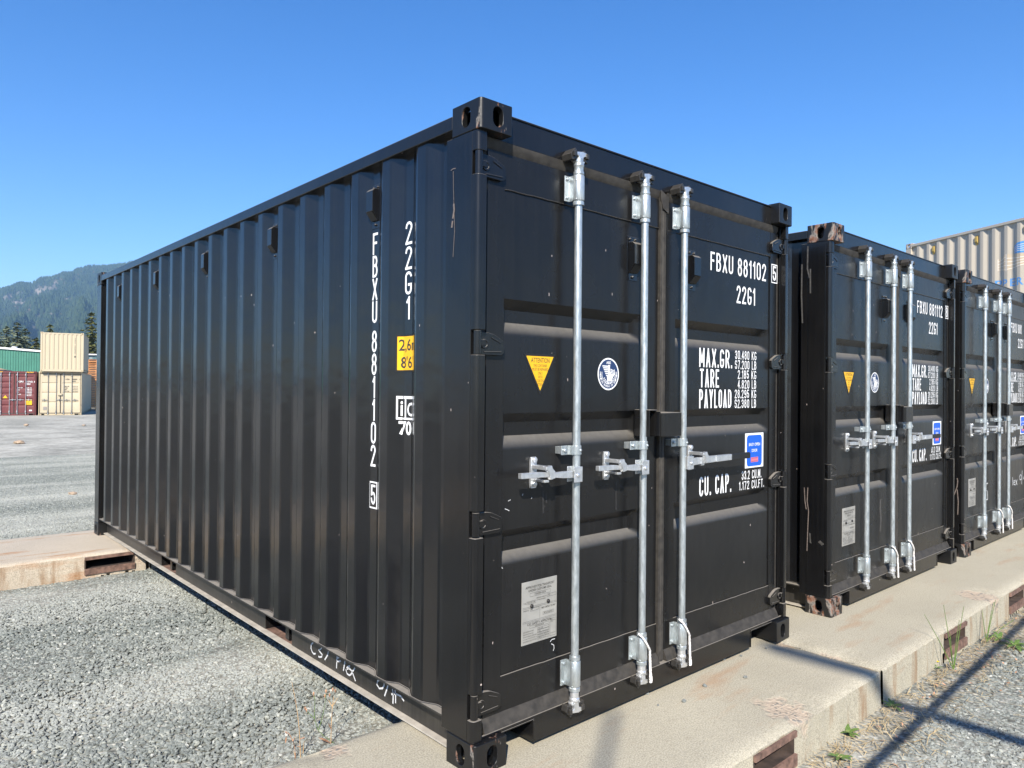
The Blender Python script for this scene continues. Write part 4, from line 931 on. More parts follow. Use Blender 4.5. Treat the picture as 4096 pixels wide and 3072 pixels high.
# loose crushed stone
t = NT('crushed_stone'); wc = t.coord('World'); oi = t.n('ShaderNodeObjectInfo')
c = t.ramp(oi.outputs['Random'], (0, (.075, .085, .080)), (.3, (.135, .151, .140)), (.6, (.19, .207, .192)), (.83, (.255, .270, .248)), (.95, (.34, .35, .30)), (1, (.52, .52, .48)))
c = t.mix(.3, c, t.ramp(t.noise(wc, 140, 3, .6), (.3, (.14, .155, .145)), (.7, (.33, .35, .32))))
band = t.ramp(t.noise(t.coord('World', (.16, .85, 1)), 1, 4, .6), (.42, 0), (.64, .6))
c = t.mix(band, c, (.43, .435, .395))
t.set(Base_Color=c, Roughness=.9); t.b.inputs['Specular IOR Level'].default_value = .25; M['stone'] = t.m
def gravel():
    mb = MB(); cells = []
    def patch(x0, x1, y0, y1, s=.5):
        nx, ny = int((x1-x0)/s+.5), int((y1-y0)/s+.5)
        for i in range(nx):
            for j in range(ny):
                a, b, c, d = x0+i*s, x0+(i+1)*s, y0+j*s, y0+(j+1)*s
                mb.add([(a, c, gz(a, c)), (b, c, gz(b, c)), (b, d, gz(b, d)), (a, d, gz(a, d))], [(0, 1, 2, 3)])
    patch(-4.2, .8, .65, 5.15); patch(-4.2, 1.3, 6.2, 10.2); patch(-4.2, 2.8, 10.2, 19.2); patch(.9, 8.4, -2.3, -.55)
    o = mb.build('gravel', None, sharp=0); tag(o, kind='stuff')
    ng = bpy.data.node_groups.new('stone_scatter', 'GeometryNodeTree')
    ng.interface.new_socket('Geometry', in_out='INPUT', socket_type='NodeSocketGeometry'); ng.interface.new_socket('Geometry', in_out='OUTPUT', socket_type='NodeSocketGeometry')
    N = ng.nodes.new; Lk = ng.links.new
    gi, go = N('NodeGroupInput'), N('NodeGroupOutput')
    dp = N('GeometryNodeDistributePointsOnFaces'); dp.inputs['Density'].default_value = 3700; Lk(gi.outputs[0], dp.inputs['Mesh'])
    ico = N('GeometryNodeMeshIcoSphere'); ico.inputs['Radius'].default_value = 1; ico.inputs['Subdivisions'].default_value = 2
    sp = N('GeometryNodeSetPosition'); nz = N('ShaderNodeTexNoise'); nz.inputs['Scale'].default_value = 1.3; nz.inputs['Detail'].default_value = 1
    vm = N('ShaderNodeVectorMath'); vm.operation = 'SUBTRACT'; vm.inputs[1].default_value = (.5, .5, .5); Lk(nz.outputs['Color'], vm.inputs[0])
    vs = N('ShaderNodeVectorMath'); vs.operation = 'SCALE'; vs.inputs['Scale'].default_value = 1.5; Lk(vm.outputs[0], vs.inputs[0])
    Lk(ico.outputs[0], sp.inputs['Geometry']); Lk(vs.outputs[0], sp.inputs['Offset'])
    sm = N('GeometryNodeSetMaterial'); sm.inputs['Material'].default_value = M['stone']
    ss = N('GeometryNodeSetShadeSmooth'); ss.inputs['Shade Smooth'].default_value = False
    Lk(sp.outputs[0], ss.inputs[0]); Lk(ss.outputs[0], sm.inputs[0])
    rs = N('FunctionNodeRandomValue'); rs.data_type = 'FLOAT_VECTOR'; rs.inputs[0].default_value = (.005, .004, .0035); rs.inputs[1].default_value = (.0165, .012, .0095)
    rr = N('FunctionNodeRandomValue'); rr.data_type = 'FLOAT_VECTOR'; rr.inputs[0].default_value = (-.5, -.5, 0); rr.inputs[1].default_value = (.5, .5, 6.28)
    ip = N('GeometryNodeInstanceOnPoints'); Lk(dp.outputs['Points'], ip.inputs['Points']); Lk(sm.outputs[0], ip.inputs['Instance']); Lk(rr.outputs[0], ip.inputs['Rotation']); Lk(rs.outputs[0], ip.inputs['Scale'])
    Lk(ip.outputs[0], go.inputs[0])
    o.modifiers.new('scatter', 'NODES').node_group = ng
    o.data.materials.append(M['stone'])
gravel()

def rock(mb, c, s, r):
    vs, fs = [], []
    bm = bmesh.new(); bmesh.ops.create_icosphere(bm, subdivisions=1, radius=1)
    q = [Vector((v.co.x*s*r.uniform(.7, 1.2), v.co.y*s*r.uniform(.7, 1.2), v.co.z*s*.75*r.uniform(.7, 1.2))) for v in bm.verts]
    mb.add([v for v in q], [tuple(v.index for v in f.verts) for f in bm.faces]); bm.free()
s8 = 1300/2212; pr_ = random.Random(12)
for i, (a, b, s) in enumerate(((998, 642, .014), (1252, 695, .014), (1393, 590, .014), (1670, 531, .012), (1520, 408, .013), (1812, 333, .009), (1075, 720, .007), (1640, 384, .009))):
    p = at(2000+a*s8, 2400+b*s8, 'z', 0); mb = MB(); rock(mb, None, s, pr_); o = mb.build('pebble', 'pebble', sharp=0)
    o.location = (p.x, p.y, s*.45); o.rotation_euler = (0, 0, i*1.3)
    tag(o, 'loose grey pebble lying on the concrete slab before the nearest doors', 'pebble', 'pebbles on the front slab')
s3 = .4821
for i, (a, b, s, lab) in enumerate(((605, 785, .07, 'pale stone lying alone on the gravel short of the far slab edge'), (160, 362, .16, 'pale flat rock lying in the gravel at the left frame edge'), (220, 214, .14, 'small tan rock on the yard in front of the maroon container'), (695, 214, .10, 'small tan rock on the yard in front of the beige containers'))):
    g = (at(0+a*s3, 1600+b*s3, 'z', -.22)); g = at(0+a*s3, 1600+b*s3, 'z', gz(0, g.y)); mb = MB(); rock(mb, None, s, pr_); o = mb.build('rock', M['aggregate'], sharp=0); o.location = g+Vector((0, 0, s*.3)); o.scale.z = .6; tag(o, lab, 'rock')

# ------------------------------------------------------------------ weeds and litter
M['dry'] = flat('dry_stalk', (.46, .30, .15), .8, var=.3); M['dryleaf'] = flat('dead_leaf', (.42, .235, .14), .8, var=.5, scale=40)
M['green'] = flat('weed_green', (.10, .17, .035), .6, var=.35, scale=60); M['straw'] = flat('straw', (.50, .38, .20), .85, var=.4, scale=8); M['petal'] = flat('yellow_petal', (.7, .5, .01), .6)
def leaf(mb, p, d, l, w_, curl=.3):
    d = Vector(d).normalized(); s = d.cross(Vector((0, 0, 1)));
    if s.length < .1: s = Vector((1, 0, 0))
    s.normalize(); vs = []; n = 5
    for i in range(n+1):
        t_ = i/n; c = Vector(p)+d*l*t_+Vector((0, 0, -curl*l*t_*t_)); ww = w_*sin(pi*min(.97, .08+t_*.9)); vs += [c+s*ww, c-s*ww+Vector((0, 0, .15*ww))]
    mb.add(vs, [(2*i, 2*i+1, 2*i+3, 2*i+2) for i in range(n)])
def stalk(mb, p, q, r, bend, rnd, n=7):
    p, q = Vector(p), Vector(q); mb.tube([p.lerp(q, t_)+Vector(bend)*sin(pi*t_) for t_ in np.linspace(0, 1, n)], r, 5, rf=lambda t_: 1-.6*t_)
def pz(a, b): return at(1100+.2242*a, 2700+.2242*b, 'z', -.2)
def pv(a, b, base):                                              # point at the plant's own depth: plane through its foot facing the camera
    px, py = 1100+.2242*a, 2700+.2242*b; d = r2*((px-2048)/F_PX)-u2*((py-1536)/F_PX)+fwd
    n = Vector((fwd.x, fwd.y, 0)).normalized(); t_ = (base-CAM).dot(n)/d.dot(n); return CAM+d*t_
rw = random.Random(2)
def weed(label, foot, stalks, leaves, heads, mat, r=.0022):
    b = pz(*foot); root = empty('weed', b, label=label, cat='weed'); mb = MB()
    for a, q, bd in stalks: stalk(mb, pv(*a, b)-b, pv(*q, b)-b, r, bd, rw)
    mb.build('stem', mat, root, raw=True)
    if leaves:
        mb = MB()
        for a, q, w_ in leaves:
            p0, p1 = pv(*a, b)-b, pv(*q, b)-b; leaf(mb, p0, p1-p0+Vector((0, 0, .1*(p1-p0).length)), (p1-p0).length, w_, .12)
        mb.build('leaves', 'dryleaf', root, raw=True)
    if heads:
        mb = MB()
        for h in heads: p = pv(*h, b)-b; mb.lathe(p.x, p.y, [(.0005, p.z-.008), (.004, p.z), (.005, p.z+.006), (.001, p.z+.012)], 6)
        mb.build('seed_head', 'dryleaf', root, raw=True)
weed('tall bare dry stalk leaning over the gravel beside the slab at lower left', (455, 1480), [((455, 1480), (300, 120), (.01, 0, 0)), ((500, 1400), (520, 1180), (0, 0, 0)), ((380, 1500), (330, 1350), (0, 0, 0))],
     [((455, 1140), (540, 1110), .006), ((460, 1290), (385, 1265), .005), ((350, 460), (385, 490), .004), ((470, 1150), (440, 1120), .004)], [], 'dry')
weed('shrivelled red-brown weed, leftmost of those beside the slab at lower left', (380, 1500), [((360, 1490), (320, 1180), (.004, 0, 0)), ((320, 1180), (180, 1000), (0, 0, .01)), ((320, 1180), (350, 1105), (0, 0, 0))],
     [((180, 1000), (110, 1050), .004), ((200, 1100), (190, 1210), .004), ((320, 1170), (345, 1260), .005), ((300, 1200), (280, 1290), .004), ((340, 1130), (365, 1100), .004), ((180, 1020), (220, 1050), .005)], [], 'dryleaf')
weed('thin green branching weed with brown buds at lower left', (1060, 1220), [((1060, 1220), (860, 1080), (0, 0, 0)), ((860, 1080), (770, 980), (0, 0, 0)), ((770, 980), (700, 770), (0, 0, 0)), ((700, 770), (530, 610), (0, 0, 0)), ((705, 780), (712, 420), (0, 0, 0)), ((780, 980), (905, 420), (.004, 0, 0)), ((905, 430), (910, 310), (0, 0, 0)), ((712, 430), (690, 350), (0, 0, 0))],
     [], [(535, 605), (690, 345), (910, 300), (888, 385), (560, 640)], 'green', .0019)
weed('dry weed with three broad tan leaves at the slab edge, lower left', (995, 1250), [((995, 1250), (1005, 900), (0, 0, 0)), ((1005, 900), (1020, 600), (0, 0, 0)), ((1020, 560), (950, 440), (0, 0, 0)), ((1020, 560), (1130, 400), (0, 0, 0)), ((1020, 600), (1050, 380), (0, 0, 0))],
     [((985, 1210), (765, 1110), .011), ((1010, 985), (940, 840), .008), ((1005, 1060), (1060, 880), .011)], [(1075, 290), (1030, 270), (975, 370)], 'dry')
def rosette(label, p, n, l, mat='green', flower=False):
    root = empty('weed', p, label=label, cat='weed'); mb = MB()
    for i in range(n):
        a = 2*pi*i/n+rw.uniform(-.3, .3); leaf(mb, (0, 0, .004), (cos(a), sin(a), rw.uniform(.25, .9)), l*rw.uniform(.7, 1.2), l*.13, .35)
    mb.build('leaves', mat, root, raw=True)
    if flower: MB().lathe(.05, .02, [(.001, .02), (.012, .026), (.001, .03)], 8).build('flower', 'petal', root)
G = Vector((0, 0, .008))
for lab, (a, b), n, l, fl in (('bright green rosette weed at the foot of the nearest slab', (650, 1375), 9, .085, False), ('small green weed below it at the bottom edge, beside the slab foot', (580, 1600), 8, .075, False), ('green weed in the notch where the two slabs meet', (1045, 1135), 8, .065, False),
      ('upright green weed by the broken rear pocket of the right-hand slab', (1870, 430), 7, .07, False), ('spreading green weed in the shade of the rail shadow at right', (2130, 590), 10, .10, False), ('dark green weed spread across the dark band of shade at right', (2000, 530), 9, .09, False), ('sprig with one yellow flower on the gravel beyond the slab joint', (1450, 790), 5, .04, True)):
    rosette(lab, at(3096+a*1000/2212, 2322+b*1000/2212, 'z', -.2)+G, n, l, flower=fl)
def twigs(label, foot, tips, mat='green'):
    p = at(3096+foot[0]*1000/2212, 2322+foot[1]*1000/2212, 'z', foot[2]); root = empty('weed', p, label=label, cat='weed'); mb = MB(); n = Vector((fwd.x, fwd.y, 0)).normalized()
    for a, b in tips:
        px, py = 3096+a*1000/2212, 2322+b*1000/2212; d = r2*((px-2048)/F_PX)-u2*((py-1536)/F_PX)+fwd; q = CAM+d*((p-CAM).dot(n)/d.dot(n))
        stalk(mb, (0, 0, 0), q-p, .0030, (rw.uniform(-.01, .01), 0, .01), rw)
    mb.build('stem', mat, root, raw=True)
twigs('thin leafless green stalks rising in front of the right-hand slab edge', (1590, 790, -.19), ((1500, 215), (1680, 225), (1640, 350), (1560, 470), (1330, 300)))
twigs('yellow-green grass blades at the corner of the right-hand slab', (1880, 540, -.19), ((1945, 190), (1960, 170), (2120, 350), (1840, 260)))
# straw and leaf litter along the slab foot
mb = MB(); rl = random.Random(9)
for i in range(2200):
    u = rl.random(); x = 1.1+6.2*u; y = -.60-abs(rl.gauss(0, .13 if rl.random() < .75 else .5)); a = rl.uniform(0, pi); l = rl.uniform(.03, .12)
    z = -.186+rl.uniform(0, .008); p = Vector((x, y, z)); d = Vector((cos(a), sin(a), rl.uniform(-.06, .10))); s = Vector((-sin(a), cos(a), 0))*.0013
    mb.add([p-d*l/2-s, p-d*l/2+s, p+d*l/2+s, p+d*l/2-s], [(0, 1, 2, 3)])
tag(mb.build('dry_grass', 'straw', raw=True), kind='stuff')
mb = MB()
for i in range(130):
    x = 1.2+6*rl.random(); y = -.62-abs(rl.gauss(0, .16)); a = rl.uniform(0, 2*pi); leaf(mb, (x, y, -.185+rl.uniform(0, .01)), (cos(a), sin(a), rl.uniform(0, .4)), rl.uniform(.012, .04), rl.uniform(.003, .008), rl.uniform(-.4, .6))
tag(mb.build('leaf_litter', 'dryleaf', raw=True), kind='stuff')

# ------------------------------------------------------------------ unseen pipes added behind the camera to throw the ground shadows
S = Vector((1, 1, -K_SUN)); M['pipe'] = flat('grey_pipe', (.22, .22, .21), .5, .3)
def cast_from(p, t_): return Vector(p)-S*t_
a, b = cast_from((1.30, -.80, -.2), 1.45), cast_from((9.0, -.50, -.2), 1.45)
root = empty('shadow_pipe', (a.x, a.y, -.2), label='grey pipe handrail added unseen to throw the dark band of shade on the right gravel', cat='handrail')  # unseen pipe, added so its shadow falls across the right gravel
MB().tube([a-root.location, b-root.location], .020, 12).build('top_pipe', 'pipe', root)
for k in (.62, .98):
    q = a.lerp(b, k)-root.location; MB().tube([(q.x, q.y, -.05), q-Vector((0, 0, .03))], .025, 10).build('post', 'pipe', root)
a, b = cast_from((2.44, -1.5, -.2), 1.5), cast_from((2.20, -.02, 0), 8.5)
root = empty('leaning_occluder', (a.x, a.y, -.2), label='leaning grey boom added unseen behind the camera to shade the gravel by the slab joint', cat='occluder')  # unseen slanted tube, added for the shadow near the slab joint
MB().tube([a-root.location, b-root.location], .034, 12, rf=lambda t_: 1+.9*t_).build('occluder', 'pipe', root); q = a-root.location; MB().tube([(q.x, q.y, -.05), q], .05, 10).build('foot', 'pipe', root)
a, b = cast_from((.86, .04, 0), 7.0), cast_from((.36, -.31, 0), 6.6); d = (b-a)
root = empty('shadow_pole', a+d*(-( -.25-a.z)/-d.z if d.z else 0), label='leaning pole added unseen far behind the camera to throw soft narrow shade before the doors', cat='pole')  # unseen shaft, added and aimed so its soft shadow lands before the doors
g = a+d*((-.25-a.z)/d.z); root.location = g; MB().tube([(0, 0, 0), a-g], .021, 12).build('shaft', 'pipe', root)

# ------------------------------------------------------------------ far yard: pallets, buildings
def pol(az, d, z=0): return Vector((CAM.x+d*sin(radians(az)), CAM.y+d*cos(radians(az)), z))
M['pallet'] = flat('raw_pallet_wood', (.60, .27, .10), .8, var=.35, scale=6)
mb = MB()
for i in range(6): mb.box(-.6, .6, -.6+i*.205, -.6+i*.205+.17, .105, .142)
for x in (-.6, -.02, .56): mb.box(x, x+.07, -.6, .58, .022, .1045)
for i in (0, 3, 5): mb.box(-.6, .6, -.6+i*.205, -.6+i*.205+.12, 0, .0215)
pm_ = mb.mesh('pallet', 30); pm_.materials.append(M['pallet']); base = pol(12.03, 69.5, -.62)
for i in range(29):
    o = bpy.data.objects.new('pallet', pm_); COL.objects.link(o); o.location = base+Vector((rw.uniform(-.02, .02), rw.uniform(-.02, .02), .145*i)); o.rotation_euler = (0, 0, -A+rw.uniform(-.02, .02))
    tag(o, 'raw orange-brown pallet in the tall stack beyond the beige containers', 'pallet', 'pallets in the tall stack')
M['greenwall'] = flat('green_metal_wall', (.055, .20, .145), .5, var=.12, scale=1.2); M['fascia'] = flat('white_fascia', (.80, .80, .80), .5); M['roofmetal'] = flat('pale_roof', (.5, .5, .5), .5)
P0, P1 = pol(6.61, 80), pol(8.71, 79.6); wd = (P1-P0); wd.z = 0; wd.normalize(); st_ = P0-wd*14; ang = math.atan2(wd.y, wd.x); zt = CAM.z+80*tan(radians(2.30)); g0 = -.75
root = empty('green_building', (st_.x, st_.y, g0), ang, label='long green metal building with white roof edge behind the maroon container', cat='building'); Hb = zt-g0; Lb = 19
mb = MB(); pr = []
for i in range(int(Lb/.2)): pr += [(i*.2, 0), (i*.2+.14, 0), (i*.2+.155, -.04), (i*.2+.185, -.04)]
top = lambda x: Hb+.063*(12-abs(x-2))
n = len(pr); mb.add([(x, y, 0) for x, y in pr]+[(x, y, top(x)) for x, y in pr], [(i, i+1, n+i+1, n+i) for i in range(n-1)])
mb.prism([(0, 0), (Lb, 0), (Lb, top(Lb)-.03), (2, top(2)-.03), (0, top(0)-.03)], 'y', .06, 18)
mb.build('wall', 'greenwall', root, sharp=0)
MB().prism([(-.3, top(-.3)+.002), (2, top(2)+.002), (Lb+.3, top(Lb+.3)+.002), (Lb+.3, top(Lb+.3)+.16), (2, top(2)+.16), (-.3, top(-.3)+.16)], 'y', -.16, .04).build('fascia', 'fascia', root)
rf = MB().prism([(-.3, top(-.3)+.05), (2, top(2)+.05), (Lb+.3, top(Lb+.3)+.05), (Lb+.3, top(Lb+.3)+.13), (2, top(2)+.13), (-.3, top(-.3)+.13)], 'y', .045, 18.2).build('roof', 'roofmetal', root)
q = pol(7.39, 87); lx = (q-st_).dot(wd); MB().lathe(lx, 7.0, [(.24, top(lx)+.1), (.24, top(lx)+.52), (.26, top(lx)+.54)], 16).build('roof_vent', 'fascia', rf)
M['darksteel'] = flat('dark_steel', (.03, .03, .032), .6); M['sawdust'] = flat('sawdust', (.45, .34, .2), .9, var=.2, bump=.4)
q = pol(6.2, 70, -.62); root = empty('tipper_trailer', q, -A, label='dark tipper trailer heaped with pale sawdust behind the maroon container', cat='trailer')
MB().box(-2.2, .85, 0, 3, .9, 3.27).build('body', 'darksteel', root, bevel=.03); MB().tube([(.85, .1, 3.15), (1.25, .1, 3.15), (1.35, .1, 3.0), (1.2, .1, 2.85), (.85, .1, 2.85)], .07, 8).build('hook_bar', 'darksteel', root)
hp = MB(); hp.add([(-2.1+i*.29, .1+j*.56, 3.272+.28*sin(pi*i/10)*sin(pi*j/5)) for j in range(6) for i in range(11)], [(j*11+i, j*11+i+1, j*11+i+12, j*11+i+11) for j in range(5) for i in range(10)]); hp.build('sawdust_heap', 'sawdust', root)
for x in (-1.6, .3):
    MB().lathe(1.5, .45, [(.45, x-.15), (.45, x+.15)], 16, axis='x').build('wheel', 'rubber', root)
q = pol(12.4, 92, -.8); root = empty('white_building', q, -A, label='white-roofed building with a band of windows beyond the pallets', cat='building'); zt2 = CAM.z+92*tan(radians(2.14))+.8
M['palewall'] = flat('pale_wall', (.30, .36, .36), .6); M['glass'] = flat('window_glass', (.12, .20, .21), .12)
MB().box(-4, 8, 0, 10, 0, zt2-.12).build('wall', 'palewall', root); MB().box(-4.3, 8.3, -.3, 10.3, zt2-.119, zt2).build('roof', 'fascia', root)
for i in range(8): MB().box(-3.8+1.4*i, -2.7+1.4*i, -.02, -.001, zt2-.55, zt2-.2).build('window', 'glass', root)
q = pol(12.4, 80, -.7); root = empty('dark_shed', q, -A, label='low dark-roofed shed between the pallets and the white-roofed building', cat='shed'); zt3 = CAM.z+80*tan(radians(1.88))+.7
MB().box(-3, 6, 0, 6, 0, zt3-.3).build('wall', 'darksteel', root); MB().prism([(-.4, zt3-.28), (3, zt3), (6.4, zt3-.28), (6.4, zt3-.35), (-.4, zt3-.35)], 'x', -3.2, 6.2).build('roof', 'darksteel', root)
# power line behind the green building
pa, pb = pol(2.5, 95, -.8), pol(9.6, 101, -.8); M['pole'] = flat('pole_wood', (.12, .09, .07), .9)
for i, p in enumerate((pa, pb)):
    o = MB().lathe(0, 0, [(.14, 0), (.1, 6.6)], 10).build('utility_pole', 'pole'); o.location = p
    tag(o, ('wooden utility pole out of sight to the left, carrying the wires', 'wooden utility pole hidden behind the beige containers, carrying the wires')[i], 'utility pole')
for i, h in enumerate((6.35, 6.0, 5.7)):
    mb = MB().tube([pa.lerp(pb, t_)+Vector((0, 0, h-.35*sin(pi*t_)-.35)) for t_ in np.linspace(0, 1, 12)], .03, 5); o = mb.build('power_line', 'darksteel')
    tag(o, ('topmost dark wire crossing behind the green building roof', 'middle dark wire crossing behind the green building roof', 'lowest dark wire crossing behind the green building roof')[i], 'wire')

# ------------------------------------------------------------------ conifers
def foliage(name, dark, light):
    t = NT(name); g = t.n('ShaderNodeNewGeometry')
    c = t.ramp(t.noise(t.coord('Object'), 1.3, 3), (.3, dark), (.7, light)); c = t.mix(.35, c, t.ramp(t.noise(t.coord('Object'), 14, 2), (.35, dark), (.65, light)))
    t.set(Base_Color=c, Roughness=.75); t.b.inputs['Specular IOR Level'].default_value = .2
    return t.m
M['fir'] = foliage('fir_needles', (.09, .112, .075), (.20, .225, .135)); M['fir2'] = foliage('cedar_needles', (.075, .09, .03), (.20, .20, .075)); M['bark'] = flat('bark', (.10, .07, .05), .9, var=.3)
def conifer(label, p, h, rad, seed, mat, dens=1.0, lo=.08):
    r = random.Random(seed); root = empty('conifer', p, label=label, cat='tree', group='conifers beyond the yard')
    MB().lathe(0, 0, [(h*.018, 0), (h*.013, h*.4), (h*.003, h*.98)], 8).build('trunk', 'bark', root)
    V, Fc = [], []
    nl = int(h*3.4*dens)
    for k in range(nl):
        f_ = lo+(1-lo)*(k+r.random())/nl; z = h*f_; R = rad*(1-f_)**.8*r.uniform(.72, 1.12)+.12; nb = max(4, int(9*(1-f_)+4))
        for b in range(nb):
            az = 2*pi*(b+r.random())/nb; L_ = R*r.uniform(.65, 1.1); ns = max(3, int(L_*5*dens))
            for s in range(ns):
                t_ = (s+r.random())/ns; d = L_*t_; zz = z-d*.28+.10*d*d/max(L_, .3)+r.gauss(0, .07); cx, cy = d*cos(az)+r.gauss(0, .07), d*sin(az)+r.gauss(0, .07)
                sz = r.uniform(.24, .55)*(1.1-.4*t_); a2 = az+r.gauss(0, .7); ax = Vector((cos(a2), sin(a2), r.uniform(-.55, .15))); sd = Vector((-sin(a2), cos(a2), r.gauss(0, .45))).normalized()*sz*.5
                o = len(V); c_ = Vector((cx, cy, zz)); V += [c_-ax*sz*.6-sd*.5, c_+sd-ax*.1*sz, c_+ax*sz, c_-sd-ax*.1*sz]; Fc.append((o, o+1, o+2, o+3))
    mb = MB(); mb.v = [tuple(v) for v in V]; mb.f = Fc; mb.build('crown', mat, root, raw=True)
for i, (az, d, el, rad, mat, lab) in enumerate(((6.35, 118, 3.9, 3.0, 'fir', 'dark conifer cut by the left frame edge beyond the green building'), (6.95, 128, 3.75, 2.8, 'fir', 'shorter conifer in the gap between the two big ones at left'), (7.52, 112, 4.0, 3.6, 'fir', 'broad grey-green conifer standing right above the roof vent'), (7.95, 124, 3.75, 2.6, 'fir', 'narrower conifer touching the right side of the broad one'),
        (6.2, 104, 3.1, 2.6, 'fir2', 'low olive conifer in front at the left frame edge'), (8.55, 108, 3.15, 2.5, 'fir2', 'low olive conifer just left of the stacked beige container'), (9.3, 130, 3.95, 2.3, 'fir2', 'conifer whose tip shows over the upper beige container'), (11.70, 112, 4.95, 2.9, 'fir2', 'tall olive conifer right of the stacked beige containers'), (12.2, 124, 3.9, 2.8, 'fir', 'darker conifer half hidden by the nearest black container, beside the tall olive one'))):
    z0 = gz(0, d); conifer(lab, pol(az, d, z0), CAM.z-z0+d*tan(radians(el)), rad*1.45, 30+i, mat)

# ------------------------------------------------------------------ hill and forest
ridge = [(-40, .9), (-20, 1.0), (-5, 1.5), (2, 3.6), (4.5, 5.4), (6.56, 6.17), (7.4, 6.5), (8.2, 6.75), (8.83, 7.22), (9.6, 7.45), (10.6, 7.75), (11.54, 8.17), (12.04, 8.14), (13, 8.38), (14.22, 8.73), (17, 9.3), (22, 9.6), (30, 8.4), (45, 6), (70, 3.5)]
ra = np.array([q[0] for q in ridge]); re_ = np.array([q[1] for q in ridge]); D0, D1 = 900., 3000.
def hash2(i, j): return np.modf(np.sin(i*127.1+j*311.7)*43758.5453)[0]
def vnoise(x, y):
    xi, yi = np.floor(x), np.floor(y); xf, yf = x-xi, y-yi; xf, yf = xf*xf*(3-2*xf), yf*yf*(3-2*yf)
    a, b, c, d = hash2(xi, yi), hash2(xi+1, yi), hash2(xi, yi+1), hash2(xi+1, yi+1)
    return (a*(1-xf)+b*xf)*(1-yf)+(c*(1-xf)+d*xf)*yf
def hill_z(az, s):                                               # s: 0 foot .. 1 ridge
    top = 3000*np.tan(np.radians(np.interp(az, ra, re_)))
    prof = np.where(s <= 1, s**1.12, 1-(s-1)*1.1)
    x, y = az*1.3, s*9
    return -3+top*prof+(vnoise(x*.9, y*.5)*38+vnoise(x*3, y*1.6)*14-30)*np.clip(s*3, 0, 1)*np.clip((1.05-s)*5, .12, 1)
azs = np.concatenate([np.arange(-40, 2, 1.5), np.arange(2, 18, .12), np.arange(18, 71, 1.5)]); ss = np.concatenate([np.linspace(0, 1, 70), np.linspace(1.04, 1.5, 8)])
AZ, SS = np.meshgrid(azs, ss); HZz = hill_z(AZ, SS); DD = D0+(D1-D0)*SS
vx = CAM.x+DD*np.sin(np.radians(AZ)); vy = CAM.y+DD*np.cos(np.radians(AZ)); n = len(azs)
t = NT('forested_slope'); wc = t.coord('World')
c = t.ramp(t.noise(wc, .010, 5), (.35, (.018, .032, .016)), (.65, (.045, .066, .028)))
att = t.n('ShaderNodeAttribute', attribute_name='rock'); rk = t.ramp(t.noise(t.coord('World', (1, 1, .35)), .045, 6, .7), (.35, (.13, .115, .10)), (.65, (.30, .265, .22)))
c = t.mix(t.ramp(t.noise(wc, .0045, 3), (.56, 0), (.66, .8)), c, (.13, .095, .055)); c = t.mix(att.outputs['Fac'], c, rk); t.set(Base_Color=c, Roughness=.95); t.b.inputs['Specular IOR Level'].default_value = .1; M['hill'] = t.m
mb = MB(); mb.v = list(zip(vx.ravel(), vy.ravel(), HZz.ravel())); mb.f = [(j*n+i, j*n+i+1, (j+1)*n+i+1, (j+1)*n+i) for j in range(len(ss)-1) for i in range(n-1)]
hill = mb.build('hills', 'hill', sharp=0, raw=True); tag(hill, kind='structure')
for p in hill.data.polygons: p.use_smooth = True
# bare cliffs and cut banks (azimuth, elevation in the view, half sizes)
s4 = 400/2212
def azel(a, b):
    px, py = a*s4, 1030+b*s4; d = r2*((px-2048)/F_PX)-u2*((py-1536)/F_PX)+fwd
    return math.degrees(math.atan2(d.x, d.y)), math.degrees(math.atan2(d.z, math.hypot(d.x, d.y)))
cl = [(180, 900, 120, 90, .62), (300, 980, 110, 110, .66), (480, 1000, 90, 110, .68), (440, 790, 70, 40, .62), (820, 760, 90, 90, .55), (950, 730, 120, 90, .5), (1120, 690, 110, 60, .5), (1220, 570, 80, 60, .6), (1400, 540, 90, 50, .62), (860, 850, 50, 40, .6),
      (1450, 950, 90, 35, .42), (1540, 925, 50, 25, .45), (1640, 890, 40, 20, .5), (900, 1300, 90, 16, .25), (1050, 1280, 120, 24, .25), (1150, 1270, 60, 22, .25), (740, 1510, 55, 38, .3), (20, 1450, 60, 20, .3)]
CL = [(*azel(a, b), w_*.0105*s4/ .1808*.36, h_*.0105*s4/.1808*.36, th-.16) for a, b, w_, h_, th in cl]
def rockness(az, s, z, d):
    el = np.degrees(np.arctan2(z-CAM.z, d)); out = np.zeros_like(az)
    nz_ = vnoise(az*16, el*16)*.6+vnoise(az*40, el*22)*.4
    for ca, ce, w_, h_, th in CL:
        q = np.sqrt(((az-ca)/w_)**2+((el-ce)/h_)**2); out = np.maximum(out, np.clip((1.25-q)*1.6+(nz_-th)*1.6, 0, 1))
    return out
rkv = rockness(AZ, SS, HZz, DD).ravel(); at_ = hill.data.attributes.new('rock', 'FLOAT', 'POINT'); at_.data.foreach_set('value', rkv.astype(np.float32))
rng = np.random.default_rng(5); NTREE = 15000
ta = np.concatenate([rng.uniform(4.5, 16, NTREE), rng.uniform(5, 15, 900)]); ts = np.concatenate([rng.uniform(0.02, 1.0, NTREE)**.8, rng.uniform(.985, 1.01, 900)])
tz = hill_z(ta, ts); td = D0+(D1-D0)*ts; rk_ = rockness(ta, ts, tz, td); keep = rk_ < rng.uniform(.02, .4, len(ta)); ta, ts, tz, td = ta[keep], ts[keep], tz[keep], td[keep]
hh = rng.uniform(7, 15, len(ta))*(1.0+.35*(1-ts)); wr = hh*rng.uniform(.16, .3, len(ta)); ns = 6
ang_ = np.linspace(0, 2*pi, ns, endpoint=False); bx = CAM.x+td*np.sin(np.radians(ta)); by = CAM.y+td*np.cos(np.radians(ta)); Vt = []
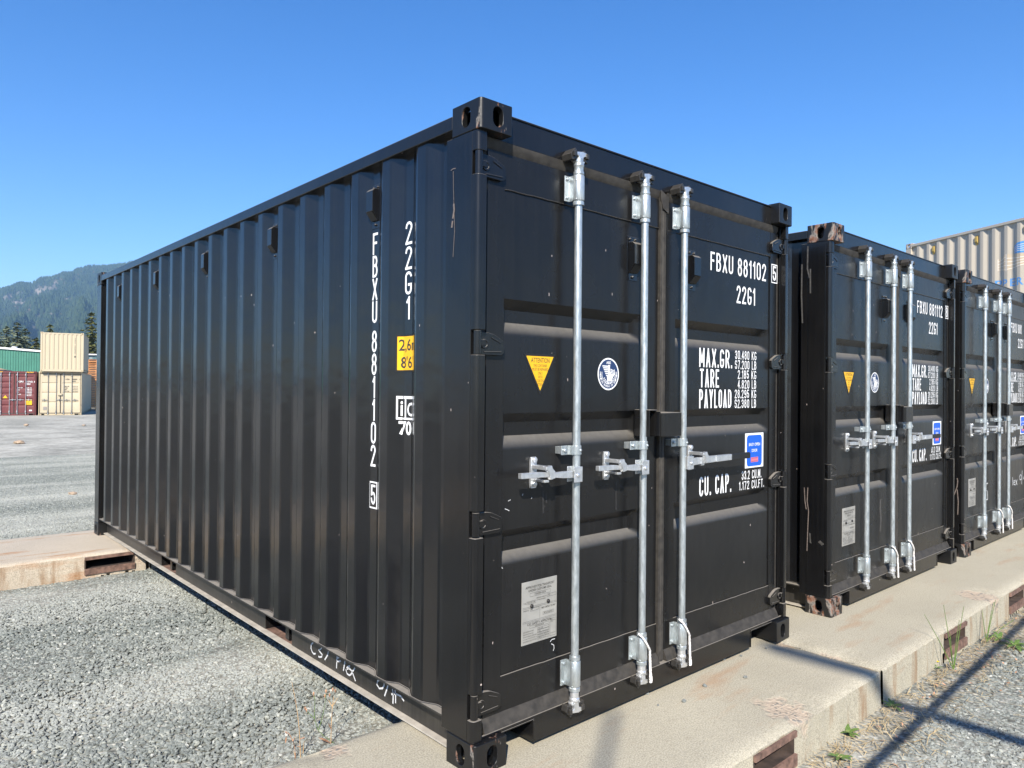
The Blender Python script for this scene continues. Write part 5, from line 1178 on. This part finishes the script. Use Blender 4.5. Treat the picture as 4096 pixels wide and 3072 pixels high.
ring = np.stack([bx[:, None]+wr[:, None]*np.cos(ang_)*rng.uniform(.7, 1.2, (len(ta), ns)), by[:, None]+wr[:, None]*np.sin(ang_)*rng.uniform(.7, 1.2, (len(ta), ns)), np.repeat((tz+hh*.12)[:, None], ns, 1)+rng.uniform(-1, 1, (len(ta), ns))], 2)
ring2 = np.stack([bx[:, None]+.62*wr[:, None]*np.cos(ang_)*rng.uniform(.6, 1.3, (len(ta), ns)), by[:, None]+.62*wr[:, None]*np.sin(ang_)*rng.uniform(.6, 1.3, (len(ta), ns)), np.repeat((tz+hh*.55)[:, None], ns, 1)], 2)
tip = np.stack([bx, by, tz+hh], 1)[:, None, :]; allv = np.concatenate([ring, ring2, tip], 1).reshape(-1, 3); st = 2*ns+1; fs = []
for k in range(len(ta)):
    o = k*st
    for i in range(ns):
        j = (i+1) % ns; fs.append((o+i, o+j, o+ns+j, o+ns+i)); fs.append((o+ns+i, o+ns+j, o+2*ns))
t = NT('far_forest'); wc = t.coord('World')
c = t.ramp(t.noise(wc, .07, 3, .6), (.3, (.014, .028, .014)), (.55, (.038, .060, .026)), (.75, (.085, .105, .036))); c = t.mix(.4, c, t.ramp(t.noise(wc, .012, 3), (.35, (.02, .036, .018)), (.65, (.06, .085, .032))))
t.set(Base_Color=c, Roughness=.9); t.b.inputs['Specular IOR Level'].default_value = .1; M['forest'] = t.m
me = bpy.data.meshes.new('forest'); me.from_pydata(allv.tolist(), [], fs); tag(link('forest', me, 'forest'), kind='stuff')

# ------------------------------------------------------------------ haze
zt_ = float(allv[:, 2].max())+12; zb_ = min(gz(0, 3200), float(HZz.min()))-6
zb_ = min(zb_, -6.0)
hz = bpy.data.materials.new('haze_air'); hz.use_nodes = True; ht = hz.node_tree; ht.nodes.remove(ht.nodes['Principled BSDF'])
pv_ = ht.nodes.new('ShaderNodeVolumePrincipled'); pv_.inputs['Color'].default_value = (.36, .64, 1, 1); pv_.inputs['Density'].default_value = 1.75e-4; pv_.inputs['Anisotropy'].default_value = .0
ht.links.new(pv_.outputs[0], ht.nodes['Material Output'].inputs['Volume'])
hb = MB().box(-4200, 4200, -3100, 6100, zb_-1, zt_); ho = hb.build('haze', hz, sharp=0); tag(ho, kind='stuff')
